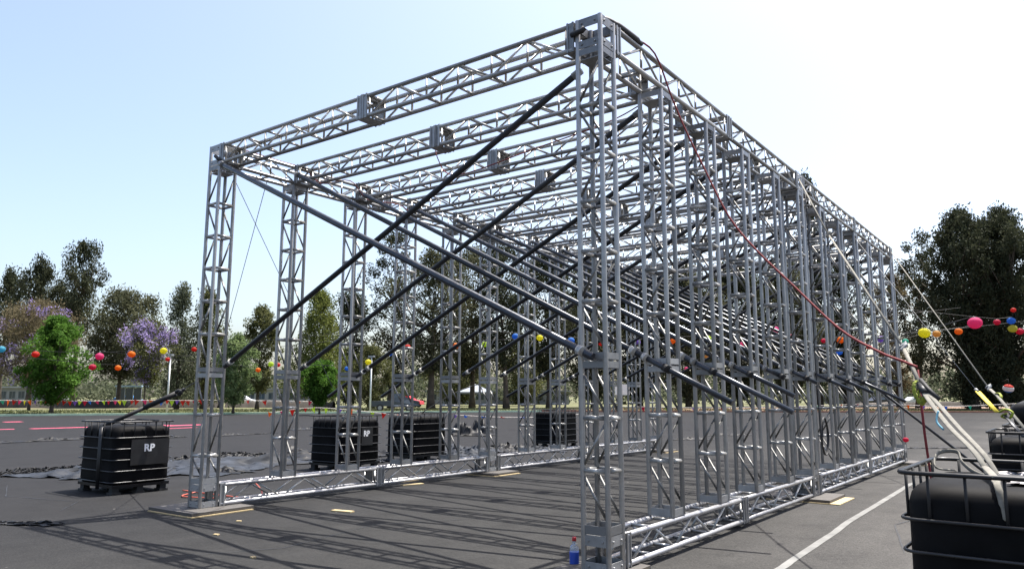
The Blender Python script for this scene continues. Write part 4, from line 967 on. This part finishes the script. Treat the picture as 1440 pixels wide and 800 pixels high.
# vehicles
def car(px, depth, rz, paint, label, L=4.3, pick=False):
    p = facing(px, depth); m = simple('car_paint_' + label.split()[0], paint, .25, var=.05, spec=.6)
    t_ = thing('parked_car', p, label, 'car', 'vehicles parked in the park'); t_.rotation_euler = (0, 0, RZ + rz)
    hw = .86
    if pick: side = [(-2.4, .45), (-2.4, .95), (-.35, 1.0), (-.25, 1.65), (.75, 1.68), (1.25, 1.1), (2.25, .98), (2.4, .5)]; gl = [(-.15, 1.08), (-.12, 1.55), (.68, 1.58), (1.05, 1.1)]
    else: side = [(-2.1, .35), (-2.12, .85), (-1.7, .98), (-1.25, 1.40), (.35, 1.45), (1.05, .98), (2.0, .80), (2.12, .4)]; gl = [(-1.35, 1.0), (-1.08, 1.34), (.28, 1.38), (.82, 1.0)]
    n = len(side); v = [(x, -hw * (1 if z < 1.05 else .82), z) for x, z in side] + [(x, hw * (1 if z < 1.05 else .82), z) for x, z in side]
    f = [tuple(range(n)), tuple(reversed(range(n, 2 * n)))] + [(i, i + n, (i + 1) % n + n, (i + 1) % n) for i in range(n)]
    me = mesh('body', v, f, m); obj('body', me, t_)
    for s in (-1, 1):
        k = len(gl); v = [(x, s * (hw * (1 if z < 1.05 else .82) + .012), z) for x, z in gl] + [(x, s * (hw * (1 if z < 1.05 else .82) - .03), z) for x, z in gl]
        obj('window', mesh('window', v, [(0, 1, 2, 3), (7, 6, 5, 4)] + [(i, i + 4, (i + 1) % 4 + 4, (i + 1) % 4) for i in range(4)], M['glass']), t_)
        for x in (-1.35, 1.35):
            b = MB(); b.tube([(x, s * (hw - .12), .33), (x, s * (hw + .05), .33)], .33, 16); w_ = b.build('wheel', M['black_rubber'], t_)
            b = MB(); b.tube([(x, s * (hw + .051), .33), (x, s * (hw + .06), .33)], .19, 12); b.build('rim', M['plate'], w_)
car(182, 99, .1, (.03, .16, .42), 'blue car parked before the glass shelter')
car(572, 96, -.2, (.42, .03, .04), 'red car parked behind the fourth tarpaulin row column')
car(555, 72, .15, (.05, .06, .07), 'dark pickup truck on the lawn behind the fourth tarpaulin row column', pick=True)
car(1290, 118, .1, (.55, .56, .57), 'silver car parked under the thin brownish tree')
car(340, 106, .0, (.5, .5, .52), 'pale car parked behind the small pale green tree')
car(1240, 116, .1, (.03, .03, .035), 'black car parked behind the far end columns')
# red white and blue ball on the last tanks
t_ = thing('ball_lantern', at(1418, 546, 12.8), 'red white and blue striped ball hanging over the last tanks', 'lantern')
t_.rotation_euler = (.25, .2, 0)
for i, c in enumerate(('red', 'white', 'blue')):
    b = MB(); z0 = 1 - 2 * i / 3; prof = []
    for j in range(7):
        a0 = math.pi * (i + j / 6) / 3; prof.append((max(.002, .085 * math.sin(a0)), .07 * math.cos(a0) + (.0005 if i == 0 else 0)))
    b.lathe(list(reversed(prof)), 20); b.build('paper_band', M['p_' + c], t_)
b = MB(); b.tube([(0, 0, .07), (-.02, .0, .16), (-.1, .02, .10)], .006, 4); b.build('string', M['black_cable'], t_)
o = obj('paper_lantern', lantern_mesh('crimson')); o.location = (.2, 13.45, .50); o.scale = (.062,) * 3; tag(o, 'small crimson lantern resting on the far end of the base truss', 'lantern', 'paper lanterns on strings')
